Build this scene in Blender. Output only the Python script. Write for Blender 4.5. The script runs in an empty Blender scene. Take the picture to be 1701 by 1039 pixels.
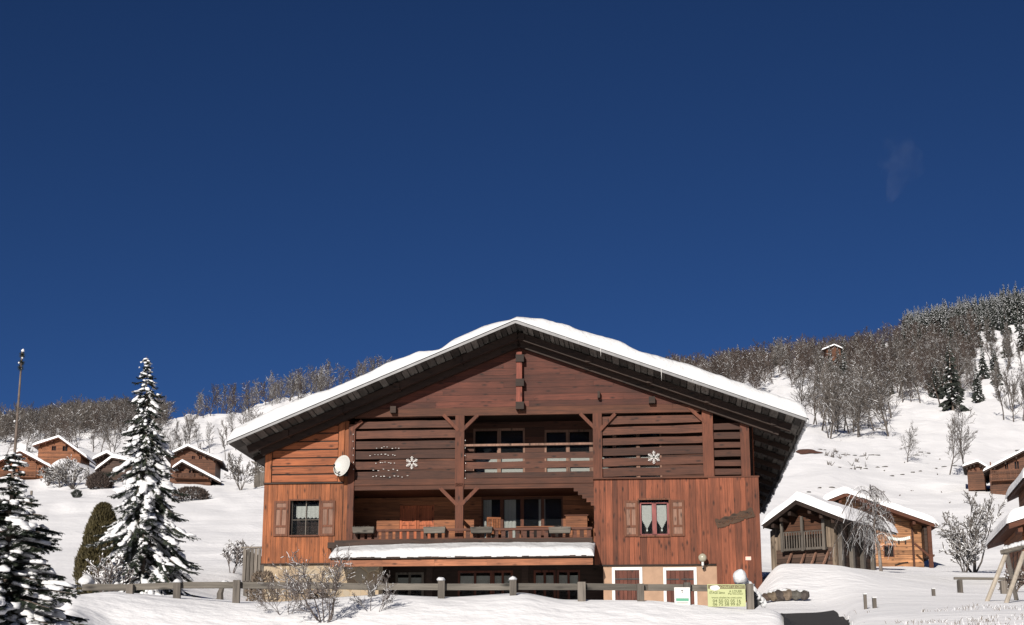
import bpy, math, random
import numpy as np
from mathutils import Vector, Matrix
from mathutils import noise as mnoise

random.seed(7)
C = bpy.context.scene.collection
SC = bpy.context.scene
R_ = math.radians

# ------------------------------------------------------------------ camera
FPX, CX, CY, HOR = 2670.0, 850.5, 519.5, 1200.0
PITCH = math.atan((HOR - CY) / FPX)
CAM = Vector((0, 0, 1.6))
cam = bpy.data.cameras.new("camera")
cam.sensor_width = 36.0
cam.lens = FPX / 1701.0 * 36.0
cam.clip_start = 0.1
cam.clip_end = 20000
camo = bpy.data.objects.new("camera", cam)
C.objects.link(camo)
camo.location = CAM
camo.rotation_euler = (math.pi / 2 + PITCH, 0, 0)
SC.camera = camo

# ------------------------------------------------------------------ light
SUN_EL, SUN_AZ = R_(21.7), R_(18.0)      # azimuth: behind the camera, to its left
S = Vector((-math.sin(SUN_AZ) * math.cos(SUN_EL), -math.cos(SUN_AZ) * math.cos(SUN_EL), math.sin(SUN_EL)))
w = bpy.data.worlds.new("World")
SC.world = w
w.use_nodes = True
wn = w.node_tree.nodes
sky = wn.new("ShaderNodeTexSky")
sky.sky_type = 'NISHITA'
sky.sun_disc = False
sky.sun_elevation = SUN_EL
sky.sun_rotation = math.pi + SUN_AZ
sky.altitude = 2500
sky.air_density = 0.45
sky.dust_density = 0.0
sky.ozone_density = 4.0
bg = wn["Background"]
bg.inputs[1].default_value = 0.05
hs = wn.new("ShaderNodeHueSaturation")
hs.inputs['Saturation'].default_value = 1.12
hs.inputs['Hue'].default_value = 0.506
w.node_tree.links.new(sky.outputs[0], hs.inputs['Color'])
w.node_tree.links.new(hs.outputs[0], bg.inputs[0])
sl = bpy.data.lights.new("sun", 'SUN')
sl.energy = 5.0
sl.angle = R_(0.5)
sl.color = (1.0, 0.93, 0.84)
so = bpy.data.objects.new("sun", sl)
C.objects.link(so)
so.rotation_euler = S.to_track_quat('Z', 'Y').to_euler()
SC.view_settings.view_transform = 'Standard'
SC.view_settings.look = 'None'
SC.view_settings.exposure = 0.22
SC.view_settings.gamma = 1.0
SC.cycles.max_bounces = 5
SC.cycles.diffuse_bounces = 1

# ------------------------------------------------------------------ pixel <-> place
cp, sp = math.cos(PITCH), math.sin(PITCH)


def ray(px, py):
    up = CY - py
    return Vector((px - CX, FPX * cp - up * sp, FPX * sp + up * cp))


def P(px, py, Y):
    d = ray(px, py)
    return CAM + d * (Y / d.y)


# ------------------------------------------------------------------ helpers
def tag(o, label=None, cat=None, group=None, kind=None):
    if label: o['label'] = label
    if cat: o['category'] = cat
    if group: o['group'] = group
    if kind: o['kind'] = kind
    return o


def empty(name, loc=(0, 0, 0), rz=0.0, label=None, cat=None, group=None, parent=None):
    o = bpy.data.objects.new(name, None)
    C.objects.link(o)
    o.location = loc
    o.rotation_euler = (0, 0, rz)
    o.empty_display_size = 0.3
    if parent: o.parent = parent
    return tag(o, label, cat, group)


class MB:
    def __init__(s):
        s.v, s.f, s.m, s.r = [], [], [], []

    def add(s, vs, fs, m=0, r=None):
        b = len(s.v)
        s.v.extend([tuple(x) for x in vs])
        r = random.random() if r is None else r
        for f in fs:
            s.f.append([b + i for i in f]); s.m.append(m); s.r.append(r)

    def poly(s, pts, m=0, r=None):
        s.add(pts, [list(range(len(pts)))], m, r)

    def box(s, x0, x1, y0, y1, z0, z1, m=0, r=None):
        if x0 > x1: x0, x1 = x1, x0
        if y0 > y1: y0, y1 = y1, y0
        if z0 > z1: z0, z1 = z1, z0
        v = [(x0, y0, z0), (x1, y0, z0), (x1, y1, z0), (x0, y1, z0), (x0, y0, z1), (x1, y0, z1), (x1, y1, z1), (x0, y1, z1)]
        s.add(v, [(3, 2, 1, 0), (4, 5, 6, 7), (0, 1, 5, 4), (1, 2, 6, 5), (2, 3, 7, 6), (3, 0, 4, 7)], m, r)

    def beam(s, p, q, wd, ht, up=(0, 0, 1), m=0, r=None):
        p, q = Vector(p), Vector(q)
        d = (q - p).normalized()
        x = d.cross(Vector(up))
        if x.length < 1e-4: x = d.cross(Vector((0, 1, 0)))
        x.normalize()
        y = x.cross(d)
        x = x * wd / 2; y = y * ht / 2
        v = [p - x - y, p + x - y, p + x + y, p - x + y, q - x - y, q + x - y, q + x + y, q - x + y]
        s.add(v, [(3, 2, 1, 0), (4, 5, 6, 7), (0, 1, 5, 4), (1, 2, 6, 5), (2, 3, 7, 6), (3, 0, 4, 7)], m, r)

    def tube(s, pts, rad, n=6, m=0, r=None, cap=True):
        pts = [Vector(p) for p in pts]
        if not hasattr(rad, '__len__'): rad = [rad] * len(pts)
        ring = []
        vs = []
        a = None
        for i, p in enumerate(pts):
            d = (pts[min(i + 1, len(pts) - 1)] - pts[max(i - 1, 0)])
            if d.length < 1e-9: d = Vector((0, 0, 1))
            d.normalize()
            if a is None or abs(a.dot(d)) > .95:
                a = Vector((1, 0, 0)) if abs(d.x) < .8 else Vector((0, 1, 0))
            x = d.cross(a).normalized()
            y = d.cross(x)
            for k in range(n):
                t = 2 * math.pi * k / n
                vs.append(p + (x * math.cos(t) + y * math.sin(t)) * rad[i])
        fs = []
        for i in range(len(pts) - 1):
            for k in range(n):
                k2 = (k + 1) % n
                fs.append((i * n + k, (i + 1) * n + k, (i + 1) * n + k2, i * n + k2))
        if cap and n > 2:
            fs.append(list(range(n)))
            fs.append(list(range((len(pts) - 1) * n, len(pts) * n))[::-1])
        s.add(vs, fs, m, r)

    def prism(s, poly, v0, v1, m=0, r=None):
        """polygon of (u, z) extruded along y from v0 to v1"""
        n = len(poly)
        if n < 3: return
        ar = sum(poly[i][0] * poly[(i + 1) % n][1] - poly[(i + 1) % n][0] * poly[i][1] for i in range(n))
        if abs(ar) < 1e-6: return
        if ar < 0: poly = poly[::-1]
        vs = [(u, v0, z) for u, z in poly] + [(u, v1, z) for u, z in poly]
        fs = [list(range(n)), list(range(n, 2 * n))[::-1]]
        for i in range(n):
            j = (i + 1) % n
            fs.append((i, i + n, j + n, j))
        s.add(vs, fs, m, r)

    def blob(s, c, rx, ry, rz, m=0, nz=5, na=8, jit=.15, rot=None, r=None, flat=None):
        c = Vector(c)
        vs = []
        off = Vector((random.uniform(-99, 99),) * 3)
        for i in range(nz + 1):
            th = math.pi * i / nz
            for k in range(na):
                ph = 2 * math.pi * k / na
                d = Vector((math.sin(th) * math.cos(ph), math.sin(th) * math.sin(ph), math.cos(th)))
                q = 1 + jit * 2 * mnoise.noise(d * 1.7 + off)
                p = Vector((d.x * rx * q, d.y * ry * q, d.z * rz * q))
                if flat is not None and p.z < -flat: p.z = -flat
                if rot: p = rot @ p
                vs.append(c + p)
        fs = []
        for i in range(nz):
            for k in range(na):
                k2 = (k + 1) % na
                fs.append((i * na + k, (i + 1) * na + k, (i + 1) * na + k2, i * na + k2))
        s.add(vs, fs, m, r)

    def build(s, name, mats, parent=None, smooth=False, loc=None):
        me = bpy.data.meshes.new(name)
        me.from_pydata(s.v, [], s.f)
        if not hasattr(mats, '__len__'): mats = [mats]
        for mm in mats: me.materials.append(mm)
        me.polygons.foreach_set('material_index', s.m)
        at = me.attributes.new('rnd', 'FLOAT', 'FACE')
        at.data.foreach_set('value', s.r)
        if smooth:
            me.polygons.foreach_set('use_smooth', [True] * len(s.f))
        me.update()
        me.validate()
        o = bpy.data.objects.new(name, me)
        C.objects.link(o)
        if parent: o.parent = parent
        if loc is not None: o.location = loc
        return o


def copy_tree(o, parent=None):
    c = o.copy()
    C.objects.link(c)
    c.parent = parent
    for ch in list(o.children):
        copy_tree(ch, c)
    return c


# ------------------------------------------------------------------ materials
def new_mat(name):
    m = bpy.data.materials.new(name)
    m.use_nodes = True
    nt = m.node_tree
    b = nt.nodes["Principled BSDF"]
    return m, nt, b


def N(nt, t, **k):
    n = nt.nodes.new(t)
    for a, b in k.items(): setattr(n, a, b)
    return n


def ramp(nt, cols, src):
    r = N(nt, "ShaderNodeValToRGB")
    els = r.color_ramp.elements
    els[0].position, els[0].color = cols[0][0], (*cols[0][1], 1)
    els[1].position, els[1].color = cols[-1][0], (*cols[-1][1], 1)
    for p, c in cols[1:-1]:
        e = els.new(p); e.color = (*c, 1)
    nt.links.new(src, r.inputs[0])
    return r


def mul(c, k): return tuple(x * k for x in c)


def wood(name, c, along='x', var=.35, rough=.65, bump=.25, gs=1.0, knots=True, planks=0.0, grey=0.0):
    """weathered boards: grain along one axis, per-board tone from the rnd attribute"""
    m, nt, b = new_mat(name)
    L = nt.links.new
    tc = N(nt, "ShaderNodeTexCoord")
    at = N(nt, "ShaderNodeAttribute", attribute_name='rnd')
    add = N(nt, "ShaderNodeVectorMath", operation='MULTIPLY_ADD')
    L(at.outputs['Fac'], add.inputs[0]); add.inputs[1].default_value = (37, 23, 51)
    L(tc.outputs['Object'], add.inputs[2])
    mp = N(nt, "ShaderNodeMapping")
    k = {'x': (.8, 14, 14), 'y': (14, .8, 14), 'z': (14, 14, .8)}[along]
    mp.inputs['Scale'].default_value = mul(k, gs)
    L(add.outputs[0], mp.inputs[0])
    n1 = N(nt, "ShaderNodeTexNoise"); n1.inputs['Scale'].default_value = 1.2; n1.inputs['Detail'].default_value = 7
    n1.inputs['Roughness'].default_value = .7
    L(mp.outputs[0], n1.inputs[0])
    n2 = N(nt, "ShaderNodeTexNoise"); n2.inputs['Scale'].default_value = .7; n2.inputs['Detail'].default_value = 3
    L(tc.outputs['Object'], n2.inputs[0])
    g = (sum(c) / 3,) * 3
    cc = tuple(c[i] * (1 - grey) + g[i] * grey for i in range(3))
    r1 = ramp(nt, [(.28, mul(cc, .45)), (.5, cc), (.72, mul(cc, 1.5))], n1.outputs[0])
    # per board tone
    mr = N(nt, "ShaderNodeMapRange"); L(at.outputs['Fac'], mr.inputs[0])
    mr.inputs[3].default_value = 1 - var; mr.inputs[4].default_value = 1 + var
    mr2 = N(nt, "ShaderNodeMapRange"); L(n2.outputs[0], mr2.inputs[0])
    mr2.inputs[1].default_value = .3; mr2.inputs[2].default_value = .7
    mr2.inputs[3].default_value = .72; mr2.inputs[4].default_value = 1.22
    mm = N(nt, "ShaderNodeMath", operation='MULTIPLY'); L(mr.outputs[0], mm.inputs[0]); L(mr2.outputs[0], mm.inputs[1])
    last = mm.outputs[0]
    if knots:
        vo = N(nt, "ShaderNodeTexVoronoi"); vo.inputs['Scale'].default_value = 1.0
        mp2 = N(nt, "ShaderNodeMapping")
        mp2.inputs['Scale'].default_value = {'x': (1.7, 4.5, 4.5), 'y': (4.5, 1.7, 4.5), 'z': (4.5, 4.5, 1.7)}[along]
        L(add.outputs[0], mp2.inputs[0]); L(mp2.outputs[0], vo.inputs[0])
        mk = N(nt, "ShaderNodeMapRange"); L(vo.outputs['Distance'], mk.inputs[0])
        mk.inputs[1].default_value = .05; mk.inputs[2].default_value = .26
        mk.inputs[3].default_value = .18; mk.inputs[4].default_value = 1
        m3 = N(nt, "ShaderNodeMath", operation='MULTIPLY'); L(last, m3.inputs[0]); L(mk.outputs[0], m3.inputs[1])
        last = m3.outputs[0]
    hgt = n1.outputs[0]
    if planks:
        sx = N(nt, "ShaderNodeSeparateXYZ"); L(tc.outputs['Object'], sx.inputs[0])
        ax = 'Z' if along in 'xy' else 'X'
        dv = N(nt, "ShaderNodeMath", operation='DIVIDE'); L(sx.outputs[ax], dv.inputs[0]); dv.inputs[1].default_value = planks
        fr = N(nt, "ShaderNodeMath", operation='FRACT'); L(dv.outputs[0], fr.inputs[0])
        fl = N(nt, "ShaderNodeMath", operation='FLOOR'); L(dv.outputs[0], fl.inputs[0])
        wn_ = N(nt, "ShaderNodeTexWhiteNoise", noise_dimensions='1D'); L(fl.outputs[0], wn_.inputs['W'])
        mw = N(nt, "ShaderNodeMapRange"); L(wn_.outputs[0], mw.inputs[0]); mw.inputs[3].default_value = .7; mw.inputs[4].default_value = 1.25
        lt = N(nt, "ShaderNodeMath", operation='GREATER_THAN'); L(fr.outputs[0], lt.inputs[0]); lt.inputs[1].default_value = .12
        ml = N(nt, "ShaderNodeMapRange"); L(lt.outputs[0], ml.inputs[0]); ml.inputs[3].default_value = .3
        m4 = N(nt, "ShaderNodeMath", operation='MULTIPLY'); L(ml.outputs[0], m4.inputs[0]); L(mw.outputs[0], m4.inputs[1])
        m5 = N(nt, "ShaderNodeMath", operation='MULTIPLY'); L(m4.outputs[0], m5.inputs[0]); L(last, m5.inputs[1])
        last = m5.outputs[0]
    vm = N(nt, "ShaderNodeVectorMath", operation='SCALE')
    L(r1.outputs[0], vm.inputs[0]); L(last, vm.inputs['Scale'])
    L(vm.outputs[0], b.inputs['Base Color'])
    bp = N(nt, "ShaderNodeBump"); bp.inputs['Strength'].default_value = bump; bp.inputs['Distance'].default_value = .02
    L(hgt, bp.inputs['Height']); L(bp.outputs[0], b.inputs['Normal'])
    b.inputs['Roughness'].default_value = rough
    b.inputs['Specular IOR Level'].default_value = .25
    return m


def plain(name, c, rough=.6, metal=0.0, nscale=6.0, nvar=.2, bump=.1, spec=.3, coords='Object'):
    m, nt, b = new_mat(name)
    L = nt.links.new
    tc = N(nt, "ShaderNodeTexCoord")
    n1 = N(nt, "ShaderNodeTexNoise"); n1.inputs['Scale'].default_value = nscale; n1.inputs['Detail'].default_value = 6
    L(tc.outputs[coords], n1.inputs[0])
    r1 = ramp(nt, [(.3, mul(c, 1 - nvar)), (.7, mul(c, 1 + nvar))], n1.outputs[0])
    L(r1.outputs[0], b.inputs['Base Color'])
    if bump:
        bp = N(nt, "ShaderNodeBump"); bp.inputs['Strength'].default_value = bump; bp.inputs['Distance'].default_value = .03
        L(n1.outputs[0], bp.inputs['Height']); L(bp.outputs[0], b.inputs['Normal'])
    b.inputs['Roughness'].default_value = rough
    b.inputs['Metallic'].default_value = metal
    b.inputs['Specular IOR Level'].default_value = spec
    return m


def snow_mat(name, s1=1.5, s2=9.0, b1=.35, b2=.2, dist=.15, col=(.80, .81, .83)):
    m, nt, b = new_mat(name)
    L = nt.links.new
    ge = N(nt, "ShaderNodeNewGeometry")
    n1 = N(nt, "ShaderNodeTexNoise"); n1.inputs['Scale'].default_value = s1; n1.inputs['Detail'].default_value = 5
    n2 = N(nt, "ShaderNodeTexNoise"); n2.inputs['Scale'].default_value = s2; n2.inputs['Detail'].default_value = 4
    L(ge.outputs['Position'], n1.inputs[0]); L(ge.outputs['Position'], n2.inputs[0])
    bp = N(nt, "ShaderNodeBump"); bp.inputs['Strength'].default_value = b1; bp.inputs['Distance'].default_value = dist
    bq = N(nt, "ShaderNodeBump"); bq.inputs['Strength'].default_value = b2; bq.inputs['Distance'].default_value = dist * .25
    L(n1.outputs[0], bp.inputs['Height']); L(n2.outputs[0], bq.inputs['Height'])
    L(bp.outputs[0], bq.inputs['Normal']); L(bq.outputs[0], b.inputs['Normal'])
    r1 = ramp(nt, [(.3, mul(col, .96)), (.7, mul(col, 1.03))], n1.outputs[0])
    L(r1.outputs[0], b.inputs['Base Color'])
    b.inputs['Roughness'].default_value = .75
    b.inputs['Specular IOR Level'].default_value = .2
    return m


M = {}
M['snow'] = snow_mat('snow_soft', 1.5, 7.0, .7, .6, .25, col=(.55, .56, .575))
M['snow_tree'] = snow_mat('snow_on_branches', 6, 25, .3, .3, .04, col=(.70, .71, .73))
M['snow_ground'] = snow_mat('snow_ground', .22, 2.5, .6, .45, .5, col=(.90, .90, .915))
M['wood_orange'] = wood('cladding_orange', (.208, .066, .023), 'z', var=.32)
M['wood_orange_h'] = wood('cladding_orange_h', (.208, .063, .023), 'x', var=.26)
M['wood_red'] = wood('cladding_red', (.138, .041, .019), 'z', var=.40)
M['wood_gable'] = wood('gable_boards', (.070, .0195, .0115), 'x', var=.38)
M['wood_beam'] = wood('beams', (.075, .025, .012), 'x', var=.2, knots=False)
M['wood_post'] = wood('posts', (.095, .030, .015), 'z', var=.2)
M['wood_slat'] = wood('slats', (.060, .022, .0125), 'x', var=.4)
M['wood_dark'] = wood('dark_wood_shade', (.024, .013, .009), 'x', var=.3)  # eave and recess shade put into the wood tone; plain dark timber too
M['wood_soffit'] = wood('soffit_shakes', (.085, .075, .064), 'y', var=.65, grey=.3)
M['wood_shutter'] = wood('shutter_brown', (.11, .04, .02), 'z', var=.15)
M['wood_pale'] = wood('pale_panel', (.18, .10, .07), 'z', var=.2)
M['wood_door'] = wood('door_redbrown', (.085, .027, .017), 'z', var=.25)
M['wood_grey'] = wood('weathered_grey', (.105, .09, .07), 'x', var=.3, grey=.3)
M['wood_grey_v'] = wood('weathered_grey_v', (.115, .095, .075), 'z', var=.35, grey=.3)
M['wood_blond'] = wood('blond_boards', (.20, .075, .032), 'x', var=.25)
M['far_orange'] = wood('far_orange', (.19, .073, .032), 'x', planks=.28, gs=.5)
M['far_red'] = wood('far_red', (.10, .042, .022), 'x', planks=.28, gs=.5)
M['far_dark'] = wood('far_dark', (.055, .032, .023), 'x', planks=.28, gs=.5)
M['far_grey'] = wood('far_grey', (.17, .13, .095), 'z', planks=.22, gs=.5)
M['ochre'] = wood('ochre_boards', (.31, .15, .07), 'x', planks=.3, gs=.5)
M['fascia'] = plain('metal_fascia', (.155, .155, .16), .5, .2, 3, .15, .02)
M['zinc'] = plain('dark_metal', (.05, .05, .05), .5, .5, 8, .2, .02)
M['plaster'] = plain('salmon_render', (.33, .215, .145), .85, 0, 3, .12, .3)
M['white'] = plain('white_paint', (.60, .59, .57), .5, 0, 5, .04, .03)
M['cloth'] = plain('curtain_cloth', (.62, .66, .62), .8, 0, 20, .1, .2)
M['bark'] = plain('bark', (.12, .095, .08), .9, 0, 12, .35, .5)
M['bark_far'] = plain('bark_frosted', (.085, .074, .066), .9, 0, 3, .3, 0)
M['bark_red'] = plain('bark_reddish', (.060, .045, .038), .9, 0, 3, .3, 0)
M['birch'] = plain('birch_bark', (.20, .17, .15), .8, 0, 9, .4, .2)
M['needle'] = plain('spruce_needles', (.022, .030, .022), .6, 0, 5, .4, 0)
M['needle2'] = plain('spruce_needles_light', (.045, .055, .038), .6, 0, 5, .4, 0)
M['needle_far'] = plain('far_needles', (.030, .036, .030), .7, 0, .5, .4, 0)
M['thuja'] = plain('thuja_olive', (.055, .045, .018), .7, 0, 5, .4, 0)
M['asphalt'] = plain('asphalt', (.045, .043, .043), .8, 0, 15, .25, .3)
M['stone_dark'] = plain('boulders', (.085, .062, .048), .9, 0, 2.5, .5, .6)
M['dirt'] = plain('bare_earth', (.10, .045, .03), .95, 0, 1.5, .4, .5)
M['grass'] = plain('dry_grass', (.13, .10, .075), .9, 0, 3, .3, 0)
M['dish'] = plain('dish_grey', (.47, .47, .45), .4, 0, 4, .04, .02)
M['sign_green'] = plain('sign_green', (.09, .30, .2), .5, 0, 3, .05, 0)
M['sign_yellow'] = plain('sign_yellow', (.40, .43, .22), .5, 0, 3, .05, 0)
M['sign_brown'] = plain('sign_brown', (.14, .12, .06), .5, 0, 3, .05, 0)
M['ink'] = plain('ink_olive', (.08, .10, .03), .6, 0, 3, .05, 0)
M['iron'] = plain('iron', (.03, .03, .03), .5, .6, 8, .2, .05)
M['red_wall'] = plain('dark_red_edge', (.16, .02, .015), .6, 0, 3, .2, .05)


def stone_mat():
    m, nt, b = new_mat('stone_wall')
    L = nt.links.new
    tc = N(nt, "ShaderNodeTexCoord")
    vo = N(nt, "ShaderNodeTexVoronoi", feature='DISTANCE_TO_EDGE'); vo.inputs['Scale'].default_value = 2.4
    v2 = N(nt, "ShaderNodeTexVoronoi"); v2.inputs['Scale'].default_value = 2.4
    nz = N(nt, "ShaderNodeTexNoise"); nz.inputs['Scale'].default_value = 4; nz.inputs['Detail'].default_value = 6
    mx = N(nt, "ShaderNodeMix", data_type='VECTOR'); mx.inputs[0].default_value = .12
    L(tc.outputs['Object'], mx.inputs[4]); L(nz.outputs['Color'], mx.inputs[5])
    L(mx.outputs[1], vo.inputs[0]); L(mx.outputs[1], v2.inputs[0]); L(tc.outputs['Object'], nz.inputs[0])
    sep = N(nt, "ShaderNodeSeparateColor"); L(v2.outputs['Color'], sep.inputs[0])
    r1 = ramp(nt, [(0, (.24, .18, .12)), (.5, (.36, .28, .19)), (1, (.30, .26, .20))], sep.outputs[0])
    mr = N(nt, "ShaderNodeMapRange"); L(vo.outputs[0], mr.inputs[0]); mr.inputs[1].default_value = 0; mr.inputs[2].default_value = .07
    m2 = N(nt, "ShaderNodeMix", data_type='RGBA'); L(mr.outputs[0], m2.inputs[0])
    m2.inputs[6].default_value = (.38, .30, .2, 1); L(r1.outputs[0], m2.inputs[7])
    L(m2.outputs[2], b.inputs['Base Color'])
    ad = N(nt, "ShaderNodeMath", operation='ADD'); L(mr.outputs[0], ad.inputs[0]); L(nz.outputs[0], ad.inputs[1])
    bp = N(nt, "ShaderNodeBump"); bp.inputs['Strength'].default_value = .5; bp.inputs['Distance'].default_value = .05
    L(ad.outputs[0], bp.inputs['Height']); L(bp.outputs[0], b.inputs['Normal'])
    b.inputs['Roughness'].default_value = .9
    return m


M['stone'] = stone_mat()


def glass_mat():
    m, nt, b = new_mat('window_glass')
    b.inputs['Base Color'].default_value = (.015, .018, .02, 1)
    b.inputs['Roughness'].default_value = .06
    b.inputs['Specular IOR Level'].default_value = .15
    b.inputs['Alpha'].default_value = .22
    return m


M['glass'] = glass_mat()

# ------------------------------------------------------------------ terrain (polar height field)
RK = [4, 12, 20, 28, 34, 38, 44, 50, 56, 66, 80, 100, 120, 150, 200, 260, 330, 420, 520, 650, 800, 1000, 1300]
TAB = {
 -900: [1700, 1330, 1240, 1180, 1130, 1110, 1090, 1070, 1050, 1010, 985, 955, 930, 895, 850, 820, 808, 780, 765, 760, 770, 790, 860],
  -80: [1700, 1300, 1200, 1130, 1090, 1070, 1050, 1030, 1012, 990, 968, 945, 920, 890, 845, 812, 803, 770, 745, 735, 735, 745, 800],
   60: [1700, 1290, 1170, 1090, 1060, 1050, 1035, 1018, 1003, 985, 962, 940, 918, 885, 842, 808, 799, 765, 735, 722, 720, 730, 790],
 130: [1700, 1280, 1130, 1040, 990, 992, 1000, 1000, 992, 978, 960, 938, 915, 883, 840, 802, 766, 750, 728, 712, 707, 720, 780],
  95: [1700, 1285, 1150, 1065, 1020, 1018, 1016, 1009, 997, 981, 961, 939, 917, 884, 841, 803, 762, 748, 728, 716, 712, 725, 785],
 200: [1700, 1290, 1170, 1098, 986, 984, 992, 995, 986, 974, 958, 936, 913, 881, 840, 806, 797, 755, 722, 706, 700, 712, 770],
 300: [1700, 1290, 1170, 1098, 996, 993, 990, 985, 978, 968, 950, 932, 911, 879, 839, 805, 796, 745, 712, 705, 700, 710, 770],
 400: [1700, 1290, 1170, 1098, 1002, 1000, 1002, 1003, 1000, 992, 955, 928, 908, 877, 838, 805, 790, 735, 700, 692, 688, 700, 760],
 460: [1700, 1290, 1170, 1098, 1003, 1002, 1008, 1010, 1010, 1006, 990, 935, 905, 875, 835, 800, 780, 725, 690, 672, 668, 670, 740],
 640: [1700, 1290, 1170, 1098, 988, 990, 1008, 1012, 1012, 1009, 1005, 980, 940, 890, 835, 790, 755, 710, 680, 660, 650, 640, 720],
 750: [1700, 1290, 1170, 1098, 991, 993, 1008, 1012, 1012, 1009, 1005, 980, 940, 890, 835, 790, 755, 710, 680, 660, 650, 640, 720],
 870: [1700, 1290, 1170, 1098, 986, 988, 1008, 1012, 1012, 1009, 1005, 980, 940, 890, 835, 790, 755, 710, 680, 660, 650, 640, 720],
 930: [1700, 1290, 1170, 1098, 999, 1000, 1010, 1012, 1012, 1009, 1005, 980, 940, 890, 835, 790, 755, 710, 680, 660, 650, 640, 720],
 1080: [1700, 1290, 1170, 1098, 999, 999, 1008, 1012, 1012, 1009, 1003, 970, 930, 880, 830, 785, 750, 705, 675, 650, 635, 630, 700],
 1160: [1700, 1290, 1170, 1098, 1006, 1006, 1010, 1013, 1012, 1009, 1000, 965, 930, 880, 830, 785, 748, 705, 672, 645, 630, 625, 700],
 1230: [1700, 1290, 1170, 1098, 1013, 1013, 1014, 1014, 1010, 1008, 990, 950, 935, 882, 830, 785, 748, 705, 665, 635, 618, 615, 690],
 1285: [1700, 1290, 1170, 1098, 1013, 1014, 1030, 1018, 1000, 937, 947, 950, 941, 885, 830, 785, 745, 700, 660, 628, 608, 605, 680],
 1306: [1700, 1260, 1130, 1075, 1050, 1040, 1030, 1018, 1000, 937, 947, 950, 941, 885, 830, 780, 738, 698, 655, 625, 606, 604, 680],
 1350: [1700, 1260, 1130, 1075, 1050, 1039, 1029, 1018, 1002, 937, 947, 950, 941, 890, 832, 775, 733, 695, 650, 622, 603, 602, 680],
 1388: [1700, 1260, 1120, 1070, 1047, 1036, 1026, 1012, 992, 939, 946, 951, 942, 893, 835, 778, 742, 700, 652, 622, 602, 600, 680],
 1410: [1700, 1260, 1110, 1055, 1028, 1016, 1006, 999, 988, 943, 947, 950, 941, 895, 838, 782, 745, 702, 655, 622, 600, 596, 680],
 1460: [1700, 1260, 1110, 1050, 1024, 1012, 1001, 994, 987, 959, 954, 951, 943, 897, 842, 790, 745, 700, 658, 620, 590, 580, 660],
 1600: [1700, 1260, 1110, 1048, 1020, 1009, 1001, 996, 990, 980, 967, 950, 943, 900, 850, 800, 748, 695, 655, 610, 565, 545, 640],
 1720: [1700, 1260, 1110, 1048, 1020, 1010, 1003, 998, 992, 982, 970, 952, 944, 902, 855, 808, 765, 700, 650, 600, 548, 520, 620],
 2600: [1700, 1280, 1120, 1070, 1040, 1030, 1020, 1010, 1000, 985, 970, 950, 930, 900, 850, 800, 755, 690, 640, 580, 520, 490, 600],
}


def s_of(px, py):
    d = ray(px, py)
    return d.z / math.hypot(d.x, d.y)


RG = np.concatenate([[0.5, 1.5, 2.5], np.geomspace(3.5, 1600, 250)])
cols = sorted(TAB)
lk = np.log(np.array(RK, float))


def pchip(x, y, xs):
    h = np.diff(x); d = np.diff(y) / h
    m = np.zeros_like(y)
    for i in range(1, len(y) - 1):
        if d[i - 1] * d[i] > 0:
            w1 = 2 * h[i] + h[i - 1]; w2 = h[i] + 2 * h[i - 1]
            m[i] = (w1 + w2) / (w1 / d[i - 1] + w2 / d[i])
    m[0], m[-1] = d[0], d[-1]
    i = np.clip(np.searchsorted(x, xs) - 1, 0, len(h) - 1)
    t = np.clip((xs - x[i]) / h[i], 0, 1)
    return ((2 * t**3 - 3 * t**2 + 1) * y[i] + (t**3 - 2 * t**2 + t) * h[i] * m[i] + (-2 * t**3 + 3 * t**2) * y[i + 1] + (t**3 - t**2) * h[i] * m[i + 1])


SCOL = np.array([pchip(lk, np.array([s_of(c, q) for q in TAB[c]]), np.log(RG)) for c in cols])
FK = 2655.0
pxg = np.concatenate([np.linspace(-900, -60, 85)[:-1], np.arange(-60, 1760, 5.0), np.linspace(1765, 2600, 80)])
phi_in = np.arctan((pxg - CX) / FK)
SIN = np.array([np.interp(pxg, cols, SCOL[:, j]) for j in range(len(RG))]).T
ker = np.exp(-0.5 * (np.arange(-4, 5) / 1.8) ** 2); ker /= ker.sum()
pad = np.pad(SIN, ((4, 4), (0, 0)), mode='edge')
SIN = sum(ker[k] * pad[k:k + SIN.shape[0]] for k in range(9))
# the rest of the circle
phi_out = np.linspace(phi_in[-1], phi_in[0] + 2 * math.pi, 90)[1:-1]
t = (phi_out - phi_out[0]) / (phi_out[-1] - phi_out[0])
wgt = np.minimum(np.sin(t * math.pi) * 2.2, 1)[:, None]
edge = SIN[-1][None, :] * (1 - t)[:, None] + SIN[0][None, :] * t[:, None]
low = (-1.6 / RG)[None, :] + 0 * edge
far = np.clip((RG - 150) / 600, 0, 1)[None, :] * .12
SOUT = edge * (1 - wgt) + (low + far) * wgt
PHI = np.concatenate([phi_in, phi_out])
SALL = np.concatenate([SIN, SOUT])
ZALL = CAM.z + SALL * RG[None, :]
nearw = np.clip(RG / 10.0, 0, 1)
ZALL = ZALL * nearw[None, :]
for i, ph in enumerate(PHI):
    s_, c_ = math.sin(ph), math.cos(ph)
    for j, r in enumerate(RG):
        if r < 6: continue
        x, y = r * s_, r * c_
        am = .05 + .0022 * max(0, r - 60)
        if 29 < r < 60: am = .05
        n = mnoise.noise(Vector((x * .35, y * .35, 0))) * am * .9 + mnoise.noise(Vector((x * .08, y * .08, 3))) * am * 2.0
        if r > 230: n += mnoise.noise(Vector((x * .02, y * .02, 7))) * (r - 230) * .005
        ZALL[i, j] += n


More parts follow.
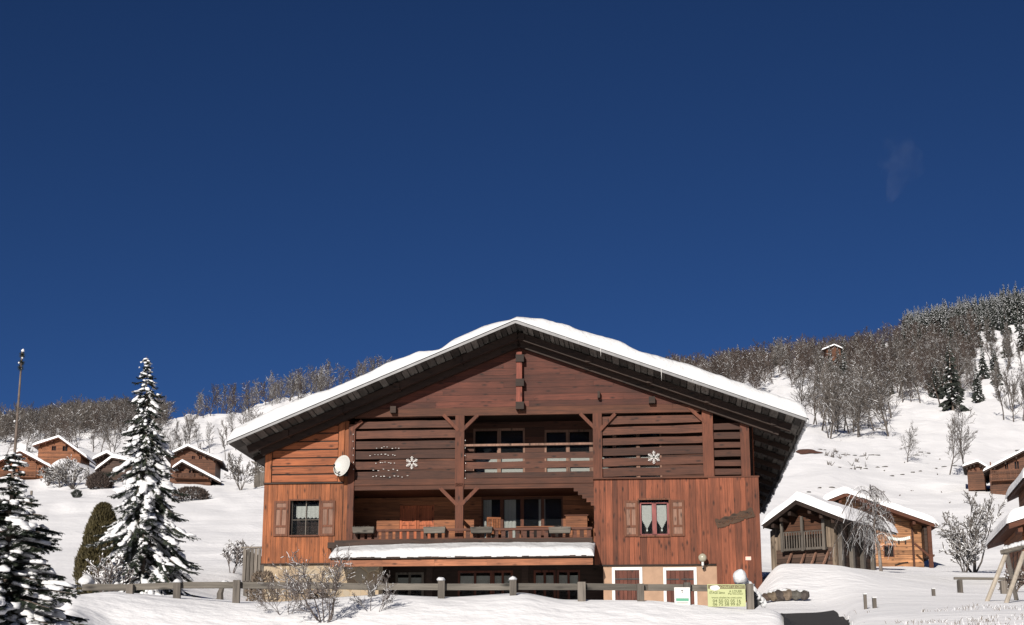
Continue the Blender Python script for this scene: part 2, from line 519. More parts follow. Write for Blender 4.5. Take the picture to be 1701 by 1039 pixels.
def tz(x, y):
    ph = math.atan2(x, y)
    if ph < PHI[0]: ph += 2 * math.pi
    r = math.hypot(x, y)
    i = min(max(int(np.searchsorted(PHI, ph)) - 1, 0), len(PHI) - 2)
    j = min(max(int(np.searchsorted(RG, r)) - 1, 0), len(RG) - 2)
    a = min(max((ph - PHI[i]) / (PHI[i + 1] - PHI[i]), 0), 1)
    b = min(max((r - RG[j]) / (RG[j + 1] - RG[j]), 0), 1)
    return float((ZALL[i, j] * (1 - a) + ZALL[i + 1, j] * a) * (1 - b) + (ZALL[i, j + 1] * (1 - a) + ZALL[i + 1, j + 1] * a) * b)


def G(px, Y, dz=0.0):
    """ground point in column px at depth Y"""
    py = 900.0
    for _ in range(4):
        p = P(px, py, Y)
        z = tz(p.x, p.y)
        d = ray(px, py)
        # py for that height
        k = (z - CAM.z) / Y
        # z/Y = (F sp + u cp)/(F cp - u sp)
        u = FPX * (k * cp - sp) / (cp + k * sp)
        py = CY - u
    p = P(px, py, Y)
    return Vector((p.x, p.y, tz(p.x, p.y) + dz))


def build_ground():
    nP, nR = len(PHI), len(RG)
    vs = [(0, 0, 0)]
    for i in range(nP):
        s_, c_ = math.sin(PHI[i]), math.cos(PHI[i])
        for j in range(nR):
            vs.append((RG[j] * s_, RG[j] * c_, ZALL[i, j]))
    fs = []
    for i in range(nP):
        i2 = (i + 1) % nP
        fs.append((0, 1 + i * nR, 1 + i2 * nR)[::-1])
        for j in range(nR - 1):
            a, b = 1 + i * nR + j, 1 + i2 * nR + j
            fs.append((a, b, b + 1, a + 1)[::-1])
    me = bpy.data.meshes.new('snowy_ground')
    me.from_pydata(vs, [], fs)
    me.materials.append(M['snow_ground'])
    me.polygons.foreach_set('use_smooth', [True] * len(fs))
    me.update()
    o = bpy.data.objects.new('snowy_ground', me)
    C.objects.link(o)
    tag(o, 'snow covered ground, bank, meadow and hillside', kind='structure')


build_ground()


def drape(name, edges, mat, dz, label, nsub=40):
    """sheet laid on the ground between two px edges per depth; edges = [(Y, px0, px1), ...]"""
    mb = MB()
    rows = []
    for Y, a, b in edges:
        rows.append([G(a + (b - a) * k / nsub, Y, dz) for k in range(nsub + 1)])
    for i in range(len(rows) - 1):
        for k in range(nsub):
            mb.poly([rows[i][k], rows[i][k + 1], rows[i + 1][k + 1], rows[i + 1][k]])
    o = mb.build(name, mat, smooth=True)
    return tag(o, label, kind='structure')


ed = []
for k in range(19):
    Y = 30 + k * 1.0
    t = k / 18
    ed.append((Y, 1303 - 12 * t, 1412 - 26 * t ** 1.5 - 1.5 * math.sin(k * 1.1)))
drape('road', ed, M['asphalt'], .07, 'dark asphalt road climbing past the snow bank')


# ------------------------------------------------------------------ snow pads
def edge_samples(Ln, r, n):
    a = [0, .04, .12, .25, .42, .65, 1.0]
    a = [x * r for x in a]
    b = [Ln - x for x in a[::-1]]
    m = [a[-1] + (b[0] - a[-1]) * k / n for k in range(1, n)]
    return a + m + b


def snow_pad(base, Ls, Lw, T, r=.35, ns=40, nw=20, name='roof_snow', parent=None, mat=None, nz=.12, drop=.06, out=.06, seed=0, asmesh=None):
    ss = edge_samples(Ls, r, ns); ws = edge_samples(Lw, r, nw)
    vs = []
    for s in ss:
        for w_ in ws:
            ds = min(s, Ls - s); dw = min(w_, Lw - w_)
            e = math.sqrt(max(0, 1 - (1 - min(ds / r, 1)) ** 2)) * math.sqrt(max(0, 1 - (1 - min(dw / r, 1)) ** 2))
            p = Vector(base(s, w_))
            n = mnoise.noise(Vector((p.x * 1.3 + seed, p.y * 1.3, p.z * 1.3))) * nz + mnoise.noise(Vector((p.x * 5 + seed, p.y * 5, p.z * 5))) * nz * .3
            h = T(s, w_) * e * (1 + n) - drop * (1 - e)
            vs.append(p + Vector((0, 0, h)))
    mb = asmesh or MB()
    nW = len(ws)
    fs = []
    for i in range(len(ss) - 1):
        for j in range(nW - 1):
            a = i * nW + j
            fs.append((a, a + nW, a + nW + 1, a + 1))
    mb.add(vs, fs, 0)
    if asmesh: return None
    return mb.build(name, mat or M['snow'], parent, smooth=True)


def clip(poly, fn):
    out = []
    n = len(poly)
    for i in range(n):
        a, b = poly[i], poly[(i + 1) % n]
        fa, fb = fn(a), fn(b)
        if fa >= 0: out.append(a)
        if (fa >= 0) != (fb >= 0):
            t = fa / (fa - fb)
            out.append((a[0] + (b[0] - a[0]) * t, a[1] + (b[1] - a[1]) * t))
    return out


# ------------------------------------------------------------------ the main chalet
ANG = math.atan(240 / FPX)
OX, OY = 0.0, 66.0
cu, su = math.cos(ANG), math.sin(ANG)
OZ = P(850, 1014, 66).z


def F(px, py, v=0.0):
    """pixel -> (u, z) on the facade plane pushed back by v"""
    d = ray(px, py)
    nx, ny = su, cu
    k = ((OX - CAM.x) * nx + (OY - CAM.y) * ny + v) / (d.x * nx + d.y * ny)
    h = CAM + d * k
    return ((h.x - OX) * cu - (h.y - OY) * su, h.z - OZ)


def FU(px, v=0.0, py=800): return F(px, py, v)[0]
def FZ(py, v=0.0, px=850): return F(px, py, v)[1]


house = empty('wooden_chalet', (OX, OY, OZ), -ANG,
              'large red-brown wooden chalet with wide snowy gable roof behind the fence', 'chalet')

VF = -2.0                     # roof verge plane
VB = 27.0
eL = F(380, 737, VF); ap = F(856, 536, VF); eR = F(1339, 699, VF)
kL = (ap[1] - eL[1]) / (ap[0] - eL[0]); kR = (ap[1] - eR[1]) / (eR[0] - ap[0])


def rz(u):                    # underside of roof deck
    return ap[1] - (kL * (ap[0] - u) if u < ap[0] else kR * (u - ap[0]))


def under(poly, off=.02):
    p = clip(poly, lambda q: (ap[1] - off + kL * (q[0] - ap[0])) - q[1])
    return clip(p, lambda q: (ap[1] - off - kR * (q[0] - ap[0])) - q[1])


uA, uB, uC = FU(441), FU(571), FU(583)
uP1a, uP1b = FU(756), FU(771)
uP2a, uP2b = FU(986), FU(1001)
uP3a, uP3b = FU(1169), FU(1187)
uP4a, uP4b = FU(1232), FU(1247)
uE = FU(1259)
zSeam = FZ(798); zSeamL = F(500, 803)[1]; zG = FZ(690)
zCeil = FZ(812); zFloor = FZ(900); zPan = FZ(940); zPanL = F(500, 936)[1]
zBase = -0.6
zTop = 20

# roof ------------------------------------------------------------
TH = .17
roof_poly = [(eL[0], eL[1]), (ap[0], ap[1]), (eR[0], eR[1]), (eR[0], eR[1] + TH), (ap[0], ap[1] + TH), (eL[0], eL[1] + TH)]
mb = MB()
mb.prism([roof_poly[0], roof_poly[1], roof_poly[4], roof_poly[5]], VF + .03, VB, r=.4)
mb.prism([roof_poly[1], roof_poly[2], roof_poly[3], roof_poly[4]], VF + .03, VB, r=.4)
roof = mb.build('roof', M['wood_soffit'], house)
mb = MB()
fz = .02
mb.prism([(eL[0] - .03, eL[1] - fz), (ap[0], ap[1] - fz), (ap[0], ap[1] + TH + .02), (eL[0] - .03, eL[1] + TH + .02)], VF, VF + .027)
mb.prism([(ap[0], ap[1] - fz), (eR[0] + .03, eR[1] - fz), (eR[0] + .03, eR[1] + TH + .02), (ap[0], ap[1] + TH + .02)], VF, VF + .027)
mb.box(eR[0] + .003, eR[0] + .03, VF + .03, VB, eR[1] - fz, eR[1] + TH + .02)
mb.box(eL[0] - .03, eL[0] - .003, VF + .03, VB, eL[1] - fz, eL[1] + TH + .02)
mb.build('fascia', M['fascia'], roof)
# wooden shakes lining the underside of the overhangs
mb = MB()


def shake_rows(ua, ub, v0, v1, row):
    v = v0
    ri = 0
    while v < v1:
        ve = min(v + row, v1)
        u = ua + random.uniform(0, .2)
        while u < ub:
            wd = random.uniform(.18, .36)
            u2 = min(u + wd, ub)
            if (u - ap[0]) * (u2 - ap[0]) < 0: u = u2; continue
            h0 = random.uniform(.03, .075); vj = random.uniform(-.1, .16)
            g = .022
            a = (u + g, rz(u + g) - .004); b = (u2 - g, rz(u2 - g) - .004)
            r = random.random()
            v_a, v_b = max(v + .01, v0 + .03), ve + vj
            hh = h0 * .4
            vs = [(a[0], v_a, a[1]), (b[0], v_a, b[1]), (b[0], v_a, b[1] - hh), (a[0], v_a, a[1] - hh),
                  (a[0], v_b, a[1]), (b[0], v_b, b[1]), (b[0], v_b, b[1] - h0 - .03), (a[0], v_b, a[1] - h0 - .03)]
            mb.add(vs, [(3, 2, 1, 0), (4, 5, 6, 7), (0, 1, 5, 4), (1, 2, 6, 5), (2, 3, 7, 6), (3, 0, 4, 7)], 0, r)
            u = u2
        v = ve
        ri += 1


shake_rows(eL[0] + .05, eR[0] - .05, VF, -.1, 1.15)
shake_rows(uE + .06, eR[0] - .05, -.1, VB, 1.1)
shake_rows(eL[0] + .05, uA - .06, -.1, VB, 1.1)
mb.build('shakes', M['wood_soffit'], roof)
# rafters and purlins under the overhang, wood kept near-black to deepen the shade
mb = MB()
for (du, h) in ((.0, .34),):
    for sgn, e, k in ((-1, eL, kL), (1, eR, kR)):
        a = Vector((ap[0], -.75, ap[1] - .27)); b = Vector((e[0] - sgn * .5, -.75, rz(e[0] - sgn * .5) - .27))
        mb.beam(a, b, .22, .30)
        mb.beam(Vector((ap[0], -.26, ap[1] - .38)), Vector((e[0] - sgn * .9, -.26, rz(e[0] - sgn * .9) - .38)), .22, .50)  # deeper second beam, added to thicken the dark shade band under the eaves
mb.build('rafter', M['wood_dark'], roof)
for px in (470, 560, 655, 760, 866, 980, 1083, 1180, 1290):
    u = FU(px, -1)
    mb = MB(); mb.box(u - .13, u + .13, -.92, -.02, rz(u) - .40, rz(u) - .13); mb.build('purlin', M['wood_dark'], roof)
for k in range(10):
    for (x0, x1) in ((eL[0] + .2, uA - .05), (uE + .05, eR[0] - .2)):
        vv = 1.5 + k * 2.7
        mb = MB(); mb.beam((x0, vv, rz(x0) - .2), (x1, vv, rz(x1) - .2), .18, .2); mb.build('rafter', M['wood_dark'], roof)

# roof snow: thickness table from the left eave over the ridge to the right eave
tabT = [(378, .30), (400, .45), (450, .56), (507, .50), (560, .40), (592, .36), (640, .42), (692, .40), (715, .18), (730, .08), (751, .25), (801, .32), (830, .18), (850, .06),
        (868, .22), (900, .38), (935, .48), (997, .49), (1038, .55), (1062, .42), (1110, .52), (1173, .56), (1211, .52), (1285, .50), (1325, .52), (1342, .5)]
tu = [FU(a, VF, 600) for a, _ in tabT]; tt = [b for _, b in tabT]
OUT = .09
LsR = eR[0] - eL[0] + 2 * OUT


def rbase(s, w_):
    u = eL[0] - OUT + s
    return (u, VF - .05 + w_, rz(u) + TH + .02)


def rthick(s, w_):
    u = eL[0] - OUT + s
    t = float(np.interp(u, tu, tt))
    back = min(w_ / 3.0, 1)
    t2 = .5 + .12 * mnoise.noise(Vector((u * .4, w_ * .4, 2)))
    if w_ > 0.4 and u < FU(480, VF): t2 += .22
    return t * (1 - back) + min(t2, t + .25 * back + (.2 if u < FU(480, VF) else 0)) * back


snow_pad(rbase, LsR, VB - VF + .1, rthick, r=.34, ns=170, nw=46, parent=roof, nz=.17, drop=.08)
# icicles on the fascia
mb = MB()
for px, ln in ((998, .4), (940, .15), (1098, .55), (962, .2), (1150, .18), (1240, .2)):
    u = FU(px, VF, 600)
    z = rz(u) + TH
    mb = MB(); mb.tube([(u, VF - .02, z), (u + .005, VF - .02, z - ln * .5), (u, VF - .02, z - ln)], [.018, .011, .002], 5)
    mb.build('icicle', M['white'], roof, smooth=True)

# snow lumps hanging at the right eave
for k in range(46):
    mb = MB(); v = VF + .3 + k * .62 + random.uniform(-.2, .2)
    mb.blob((eR[0] + .07, v, eR[1] + TH * .4 - random.uniform(0, .12)), .08, random.uniform(.12, .3), random.uniform(.08, .2), jit=.3)
    mb.build('snow_lump', M['snow'], roof, smooth=True)


# walls -----------------------------------------------------------
def rects(u0, u1, z0, z1, holes):
    us = sorted({u0, u1, *[h[0] for h in holes if u0 < h[0] < u1], *[h[1] for h in holes if u0 < h[1] < u1]})
    out = []
    for a, b in zip(us, us[1:]):
        m = (a + b) / 2
        segs = [(z0, z1)]
        for h in holes:
            if h[0] < m < h[1]:
                ns = []
                for s0, s1 in segs:
                    if h[3] <= s0 or h[2] >= s1: ns.append((s0, s1)); continue
                    if h[2] > s0: ns.append((s0, h[2]))
                    if h[3] < s1: ns.append((h[3], s1))
                segs = ns
        out += [(a, b, s0, s1) for s0, s1 in segs]
    return out


def clad_v(mb, u0, u1, z0, z1, v, holes=(), bw=.2, th=.03, jit=.006, m=0):
    u = u0
    while u < u1 - .01:
        u2 = min(u + bw * random.uniform(.75, 1.2), u1)
        if u1 - u2 < .07: u2 = u1
        vj = random.uniform(0, jit); r = random.random()
        for a, b, c, d in rects(u + .004, u2 - .004, z0, z1, holes):
            mb.prism(under([(a, c), (b, c), (b, d), (a, d)]), v - th - vj, v, m, r)
        u = u2


def clad_h(mb, u0, u1, z0, z1, v, holes=(), bh=.25, gap=.006, th=.035, jit=.006, m=0, lap=0.0):
    z = z0
    while z < z1 - .01:
        z2 = min(z + bh * random.uniform(.92, 1.08), z1)
        if z1 - z2 < .08: z2 = z1
        # boards are butt-jointed at random places
        cuts = [u0]
        while cuts[-1] < u1:
            cuts.append(cuts[-1] + random.uniform(2.6, 5.0))
        cuts[-1] = u1
        for ca, cb in zip(cuts, cuts[1:]):
            if cb - ca < .02: continue
            vj = random.uniform(0, jit); r = random.random()
            for a, b, c, d in rects(ca + .002, cb - .002, z + gap, z2, holes):
                pl = under([(a, c), (b, c), (b, d), (a, d)])
                mb.prism(pl, v - th - vj, v, m, r)
        z = z2


# window openings (u0,u1,z0,z1)
w1 = (FU(484), FU(532), FZ(886), F(505, 832)[1])
w2 = (FU(1061), FU(1110), F(1085, 890)[1], F(1085, 831)[1])

# backing walls so that nothing shows through
mb = MB()


def back(u0, u1, z0, z1, v0, v1, holes=()):
    for a, b, c, d in rects(u0, u1, z0, z1, holes):
        mb.prism(under([(a, c), (b, c), (b, d), (a, d)], .03), v0, v1)


back(uA + .03, uB, zPanL + .01, 20, .001, .25, [w1])
back(uP2a + .06, uE - .03, zPan + .01, zSeam - .01, .001, .25, [w2])
back(uB, uE - .3, zG + .03, 20, .001, .2)
# side walls and rear
mb.prism(under([(uA + .03, 0), (uA + .25, 0), (uA + .25, 20), (uA + .03, 20)], .03), .255, 26)
mb.prism(under([(uE - .25, zBase), (uE - .03, zBase), (uE - .03, 20), (uE - .25, 20)], .03), 2.3, 26)
mb.prism(under([(uA + .03, zBase), (uE - .03, zBase), (uE - .03, 20), (uA + .03, 20)], .03), 25.9, 26.1)
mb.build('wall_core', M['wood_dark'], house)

# gable boards
mb = MB()
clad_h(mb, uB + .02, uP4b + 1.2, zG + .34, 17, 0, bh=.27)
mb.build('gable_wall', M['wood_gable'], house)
mb = MB()
mb.prism([(uC, zG), (FU(1166), zG), (FU(1166), zG + .335), (uC, zG + .335)], -.075, .1, r=.3)
mb.build('gable_beam', M['wood_beam'], house)
# upper left panel: lapped boards with dark gaps
mb = MB()
z = zSeamL + .05
while z < 14:
    r = random.random()
    pl = under([(uA + .28, z), (uB - .27, z), (uB - .27, z + .285), (uA + .28, z + .285)])
    if len(pl) > 2: mb.prism(pl, -.045 - random.uniform(0, .008), -.002, r=r)
    z += .345
mb.build('upper_panel', M['wood_orange_h'], house)
for a, b in ((uA - .02, uA + .25), (uB - .24, uB + .0)):
    mb = MB(); mb.prism(under([(a, zSeamL + .03), (b, zSeamL + .03), (b, 20), (a, 20)], .03), -.09, 0.001)
    mb.build('corner_post', M['wood_orange'], house)
mb = MB(); mb.box(uB + .0, uB + .17, -.03, .2, zFloor, zSeamL + 4.2 if 0 else rz(uB) - .6, 0)
mb.build('corner_post', M['wood_orange'], house)
mb = MB()
mb.box(uA - .06, uB + .0, -.12, .0, zSeamL - .035, zSeamL + .025)
mb.build('drip_rail', M['wood_dark'], house)
# lower left panel
mb = MB()
clad_v(mb, uA - .04, uB - .02, zPanL, zSeamL - .04, -.004, [w1], bw=.21)
mb.build('lower_panel', M['wood_orange'], house)
mb = MB(); mb.box(uA - .08, uB - .45, -.09, .1, zPanL - .05, zPanL - .002); mb.build('drip_rail', M['wood_dark'], house)
# right panel
mb = MB()
clad_v(mb, uP2a, uP3b - .03, zPan, zSeam - .03, -.004, [w2], bw=.24)
mb.build('right_panel', M['wood_red'], house)
mb = MB()
clad_v(mb, uP3b - .03, uE + .02, zBase, zSeam - .03, -.10, bw=.25)
mb.box(uP3b - .02, uE, -.1, .255, zBase, zSeam - .04)
mb.box(uE - .06, uE + .02, -.09, 2.3, zBase, zSeam - .04)
mb.build('tower_panel', M['wood_red'], house)
mb = MB()
mb.box(uP2a - .02, uE + .05, -.16, .0, zSeam - .025, zSeam + .03)
mb.build('sill_rail', M['wood_beam'], house)
mb = MB()
mb.box(uP2a + .2, uP3b - .03, -.09, -.0, zPan - .05, zPan - .002)
mb.build('drip_rail', M['wood_dark'], house)
mb = MB(); mb.box(FU(1176), FU(1186), -.13, -.04, zPan, zSeam - .03); mb.build('batten', M['wood_red'], house)
# right side wall boards (seen under the eave)
mb = MB()
vv = 2.3
while vv < 26:
    v2 = vv + random.uniform(.18, .28)
    mb.box(uE - .028, uE + .01 + random.uniform(0, .008), vv, v2 - .008, zBase, rz(uE) - .03)
    vv = v2
mb.build('side_wall', M['wood_red'], house)
mb = MB()
vv = .0
while vv < 26:
    v2 = vv + random.uniform(.18, .28)
    mb.box(uA - .03 - random.uniform(0, .008), uA + .027, vv, v2 - .008, zPanL, rz(uA) - .03)
    vv = v2
mb.build('side_wall', M['wood_orange'], house)

# ground floor ------------------------------------------------------
uG0 = FU(632)
mb = MB()
mb.box(uA + .06, uG0, .05, .6, zBase, zPanL - .06)
mb.box(uA + .06, uA + .5, .6, 26, zBase, zPanL - .06)
mb.box(uG0, FU(645, 2), .6, 2.4, zBase, zCeil - 3)
mb.build('stone_wall', M['stone'], house)
d1 = (FU(1019), FU(1059), zBase, FZ(949)); d2 = (FU(1103), FU(1148), zBase, FZ(950))
mb = MB()
for a, b, c, d in rects(FU(1000), FU(1186.5), zBase, zPan - .055, [d1, d2]):
    mb.box(a, b, .02, .45, c, d)
mb.box(FU(1000), FU(1000) + .3, .45, 2.6, zBase, zPan - .055)
mb.build('plaster_wall', M['plaster'], house)
for i, (a, b, c, d) in enumerate((d1, d2)):
    dr = MB()
    u = a
    nb = 6
    bw = (b - a) / nb
    for k in range(nb):
        dr.box(a + k * bw + .005, a + (k + 1) * bw - .005, .03 - random.uniform(0, .006), .09, c, d - .01)
    dd = dr.build('door', M['wood_door'], house)
    fr = MB()
    fr.box(a - .12, a - .002, -.015, .1, c, d + .12); fr.box(b + .002, b + .12, -.015, .1, c, d + .12); fr.box(a, b, -.015, .1, d + .002, d + .12)
    fr.build('frame', M['white'], dd)
    for uu in (a, b):
        hg = MB(); s_ = 1 if uu == a else -1
        hg.box(uu - s_ * .06, uu + s_ * .5, .0, .022, d - .38, d - .33)
        hg.build('hinge', M['iron'], dd)
        hg = MB(); hg.box(uu - s_ * .06, uu + s_ * .5, .0, .022, d - 1.5, d - 1.45)
        hg.build('hinge', M['iron'], dd)

# recessed ground floor centre: boards toned near-black for its shade, glazed doors
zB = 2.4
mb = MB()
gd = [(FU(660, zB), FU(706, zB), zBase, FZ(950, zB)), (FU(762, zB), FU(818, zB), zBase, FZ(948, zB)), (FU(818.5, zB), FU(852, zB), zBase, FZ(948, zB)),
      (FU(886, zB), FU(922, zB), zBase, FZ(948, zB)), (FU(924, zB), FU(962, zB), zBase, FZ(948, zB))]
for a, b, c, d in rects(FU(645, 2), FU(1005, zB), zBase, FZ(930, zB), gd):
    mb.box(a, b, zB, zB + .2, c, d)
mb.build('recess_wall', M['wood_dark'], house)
for i, (a, b, c, d) in enumerate(gd):
    o = MB(); t = .09
    o.box(a, a + t, zB - .03, zB + .08, c, d); o.box(b - t, b, zB - .03, zB + .08, c, d); o.box(a + t, b - t, zB - .03, zB + .08, d - t, d)
    o.box((a + b) / 2 - .05, (a + b) / 2 + .05, zB - .02, zB + .07, c, d - t)
    o.box(a + t, b - t, zB - .02, zB + .06, c, c + 1.1)
    gdo = o.build('glazed_door', M['wood_door'] if i else M['wood_grey_v'], house)
    o = MB(); o.box(a + t, b - t, zB + .03, zB + .04, c + 1.1, d - t); o.build('pane', M['glass'], gdo)
    o = MB()
    nseg = 16
    top, bot = d - t - .12, d - t - .5
    for k in range(nseg):
        x0 = a + t + (b - a - 2 * t) * k / nseg; x1 = a + t + (b - a - 2 * t) * (k + 1) / nseg
        zz = bot - .06 * abs(math.sin(k * math.pi / 3))
        o.box(x0, x1, zB + .1 + .015 * math.sin(k * 1.7), zB + .105 + .015 * math.sin(k * 1.7) + .003, zz, top)
    o.build('curtain', M['cloth'], gdo)
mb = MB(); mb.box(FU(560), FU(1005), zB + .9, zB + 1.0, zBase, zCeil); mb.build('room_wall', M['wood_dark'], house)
mb = MB()
for px in (642, 716, 872):
    u = FU(px, 1.2)
    mb2 = MB(); mb2.box(u - .13, u + .13, 1.05, 1.3, zBase, FZ(935, 1.2) + .3); mb2.build('porch_post', M['wood_dark'], house)

# awning over the ground floor with snow -----------------------------
aw0, aw1 = FU(549, -1.6, 930), FU(985, -1.6, 930)
zA = F(700, 935, -1.6)[1]
mb = MB()
zin = FZ(905, -.1)
for k in range(40):
    a = aw0 + (aw1 - aw0) * k / 40; b = aw0 + (aw1 - aw0) * (k + 1) / 40 - .01
    mb.add([(a, -1.6, zA + .10), (b, -1.6, zA + .10), (b, -.04, zin), (a, -.04, zin), (a, -1.6, zA + .15), (b, -1.6, zA + .15), (b, -.04, zin + .05), (a, -.04, zin + .05)],
           [(3, 2, 1, 0), (4, 5, 6, 7), (0, 1, 5, 4), (1, 2, 6, 5), (2, 3, 7, 6), (3, 0, 4, 7)])
awn = mb.build('awning', M['wood_dark'], house)
mb = MB()
n = 5
for k in range(n):
    a = aw0 + (aw1 - aw0) * k / n; b = aw0 + (aw1 - aw0) * (k + 1) / n
    mb.box(a + .002, b - .002, -1.66, -1.603, zA - .14, zA + .11)
mb.build('fascia', wood('awning_fascia', (.28, .11, .055), 'x', var=.2), awn)
mb = MB()
x = aw0
while x < aw1:           # ragged shingle edge
    wv = random.uniform(.12, .3)
    mb.box(x, min(x + wv - .01, aw1), -1.78 + random.uniform(0, .05), -1.5, zA + .155, zA + .20 + random.uniform(0, .035))
    x += wv
mb.build('shingle_edge', M['wood_dark'], awn)


def abase(s, w_):
    return (aw0 - .05 + s, -1.74 + w_, zA + .19 + (zin - zA - .12) * w_ / 1.7)


def athick(s, w_):
    px = 549 + s / (aw1 - aw0) * 436
    t = float(np.interp(px, [549, 580, 640, 700, 760, 860, 985], [.24, .30, .33, .36, .38, .38, .33]))
    return t - .16 * min(w_, 1.0)


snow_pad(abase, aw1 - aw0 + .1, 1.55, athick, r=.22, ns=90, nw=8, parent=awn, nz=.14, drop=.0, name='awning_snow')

# lower balcony -------------------------------------------------------
bl0, bl1 = FU(556, -.55, 905), FU(985, -.55, 905)
mb = MB()
mb.box(uB - .5, uP2a - .02, -.55, zB + .1, zFloor - .25, zFloor - .02)
mb.box(bl0, bl1 - .02, -.62, -.552, zFloor - .24, zFloor + .05)
mb.box(bl0 - .1, bl1 - .02, -.66, -.1, zFloor - .40, zFloor - .26)
bal = mb.build('balcony', M['wood_dark'], house)
vR = -.48
zh = F(700, 879, vR)[1]
uR0, uR1 = FU(583, vR, 890), FU(984, vR, 890)
mb = MB()
mb.box(uR0, uR1, vR - .08, vR + .06, zh - .1, zh)
mb.box(uR0, uR1, vR - .03, vR + .03, zFloor + .02, zFloor + .1)
u = uR0 + .1
while u < uR1 - .1:
    if not (uP1a - .1 < u < uP1b):
        cz = (zh - .1 + zFloor + .1) / 2
        r = random.random()
        mb.prism([(u, zFloor + .1), (u + .17, zFloor + .1), (u + .17, zFloor + .25), (u + .13, cz), (u + .17, zh - .25), (u + .17, zh - .1), (u, zh - .1), (u, zh - .25), (u + .04, cz), (u, zFloor + .25)][::1], vR - .02, vR + .02, 0, r)
    u += .29
mb.build('railing', M['wood_slat'], bal)

# recess behind both balconies ------------------------------------------
mb = MB()
lowd = [(FU(665, zB), FU(722, zB), zFloor, FZ(838, zB))]
slid = (FU(800, zB), FU(935, zB), zFloor, FZ(826, zB))
for a, b, c, d in rects(uB, uE - .2, zFloor - .02, zCeil, lowd + [slid]):
    z = c
    while z < d - .01:
        z2 = min(z + .2, d)
        mb.box(a, b, zB - .03 - random.uniform(0, .006), zB + .1, z + .004, z2)
        z = z2
rw = mb.build('balcony_back_wall', M['wood_blond'], house)
(a, b, c, d) = lowd[0]
mb = MB()
hw = (b - a) / 2
for k in range(2):
    x0 = a + k * hw + .01; x1 = a + (k + 1) * hw - .01
    mb.box(x0, x1, zB + .02, zB + .06, c, d)
    for (p0, p1) in ((0, .12), (.88, 1)):
        mb.box(x0 + (x1 - x0) * p0, x0 + (x1 - x0) * p1, zB - .02, zB + .019, c, d)
    for zz in (c + .1, c + 1.0, d - .14):
        mb.box(x0 + (x1 - x0) * .121, x0 + (x1 - x0) * .879, zB - .015, zB + .018, zz, zz + .12)
    mb.box(x0 + (x1 - x0) * .45, x0 + (x1 - x0) * .55, zB - .01, zB + .017, c + .22, c + 1.0)
dd = mb.build('balcony_door', wood('door_orange', (.30, .085, .035), 'z', var=.15), house)
(a, b, c, d) = slid
mb = MB()
for k in range(4):
    x0 = a + (b - a) * k / 4; x1 = a + (b - a) * (k + 1) / 4
    mb.box(x0, x0 + .07, zB - .03, zB + .04, c, d); mb.box(x1 - .07, x1, zB - .03, zB + .04, c, d)
    mb.box(x0 + .07, x1 - .07, zB - .03, zB + .04, d - .1, d); mb.box(x0 + .07, x1 - .07, zB - .03, zB + .04, c, c + .12)
sd = mb.build('sliding_door', M['wood_beam'], house)
mb = MB(); mb.box(a + .05, b - .05, zB + .0, zB + .01, c + .1, d - .1); mb.build('pane', M['glass'], sd)
mb = MB()
for (f0, f1) in ((.02, .12), (.28, .42), (.7, .78)):
    n = 14
    for k in range(n):
        x0 = a + (b - a) * (f0 + (f1 - f0) * k / n); x1 = a + (b - a) * (f0 + (f1 - f0) * (k + 1) / n)
        o_ = .03 * math.sin(k * 1.5)
        mb.box(x0, x1, zB + .12 + o_, zB + .125 + o_, c + .1, d - .1)
mb.build('curtain', M['cloth'], sd)
# floor slab between the storeys, recess side walls
mb = MB()
mb.box(uB + .2, uP2b + .1, .02, zB + .1, zCeil + .02, zSeam + .0)
mb.box(uP2a + .13, uE - .26, .26, zB + .1, zSeam - .3, zSeam - .02)
mb.build('floor_slab', M['wood_beam'], house)
mb = MB()
mb.box(uB - .05, uB - .002, .26, zB, zFloor, rz(uB) - .05)
mb.box(uP2a + .05, uP2a + .2, .26, zB, zFloor, zCeil)
mb.box(uP4b - .1, uP4b - .0, .26, zB, zSeam, rz(uP4b) - .05)
mb.build('recess_side', M['wood_gable'], house)
mb = MB()
uw = (FU(786, zB), FU(872, zB), zSeam, FZ(712, zB)); uw2 = (FU(905, zB), FU(1100, zB), zSeam, FZ(716, zB)); uw3 = (FU(620, zB), FU(720, zB), zSeam, FZ(716, zB))
for a, b, c, d in rects(uB, uE - .3, zSeam, 12.5, [uw, uw2]):
    z = c
    while z < d - .01:
        z2 = min(z + .22, d)
        pl = under([(a, z + .004), (b, z + .004), (b, z2), (a, z2)], .05)
        mb.prism(pl, zB - .03 - random.uniform(0, .006), zB + .1)
        z = z2
mb.build('upper_back_wall', M['wood_slat'], house)  # slat wood chosen to put the upper recess shade into the tone
for (a, b, c, d) in (uw, uw2):
    mb = MB()
    npan = max(2, round((b - a) / 1.1))
    for k in range(npan):
        x0 = a + (b - a) * k / npan; x1 = a + (b - a) * (k + 1) / npan
        mb.box(x0, x0 + .08, zB - .03, zB + .04, c, d); mb.box(x1 - .08, x1, zB - .03, zB + .04, c, d)
        mb.box(x0 + .08, x1 - .08, zB - .03, zB + .04, d - .1, d)
        mb.box(x0 + .08, x1 - .08, zB - .03, zB + .04, c + .9, c + 1.0)
    fo = mb.build('upper_window', M['wood_pale'], house)
    mb = MB(); mb.box(a + .05, b - .05, zB, zB + .01, c, d - .05); mb.build('pane', M['glass'], fo)
    mb = MB(); mb.box(a + .1, b - .1, zB + .1, zB + .11, c + .2, d - .3 - .9); mb.build('curtain', M['cloth'], fo)
mb = MB(); mb.prism(under([(uB, zCeil), (uE - .3, zCeil), (uE - .3, 20), (uB, 20)], .03), zB + .9, zB + 1.0); mb.box(uB, uE - .3, zB + .11, zB + .9, zSeam - .2, zSeam); mb.build('room_wall', M['wood_dark'], house)
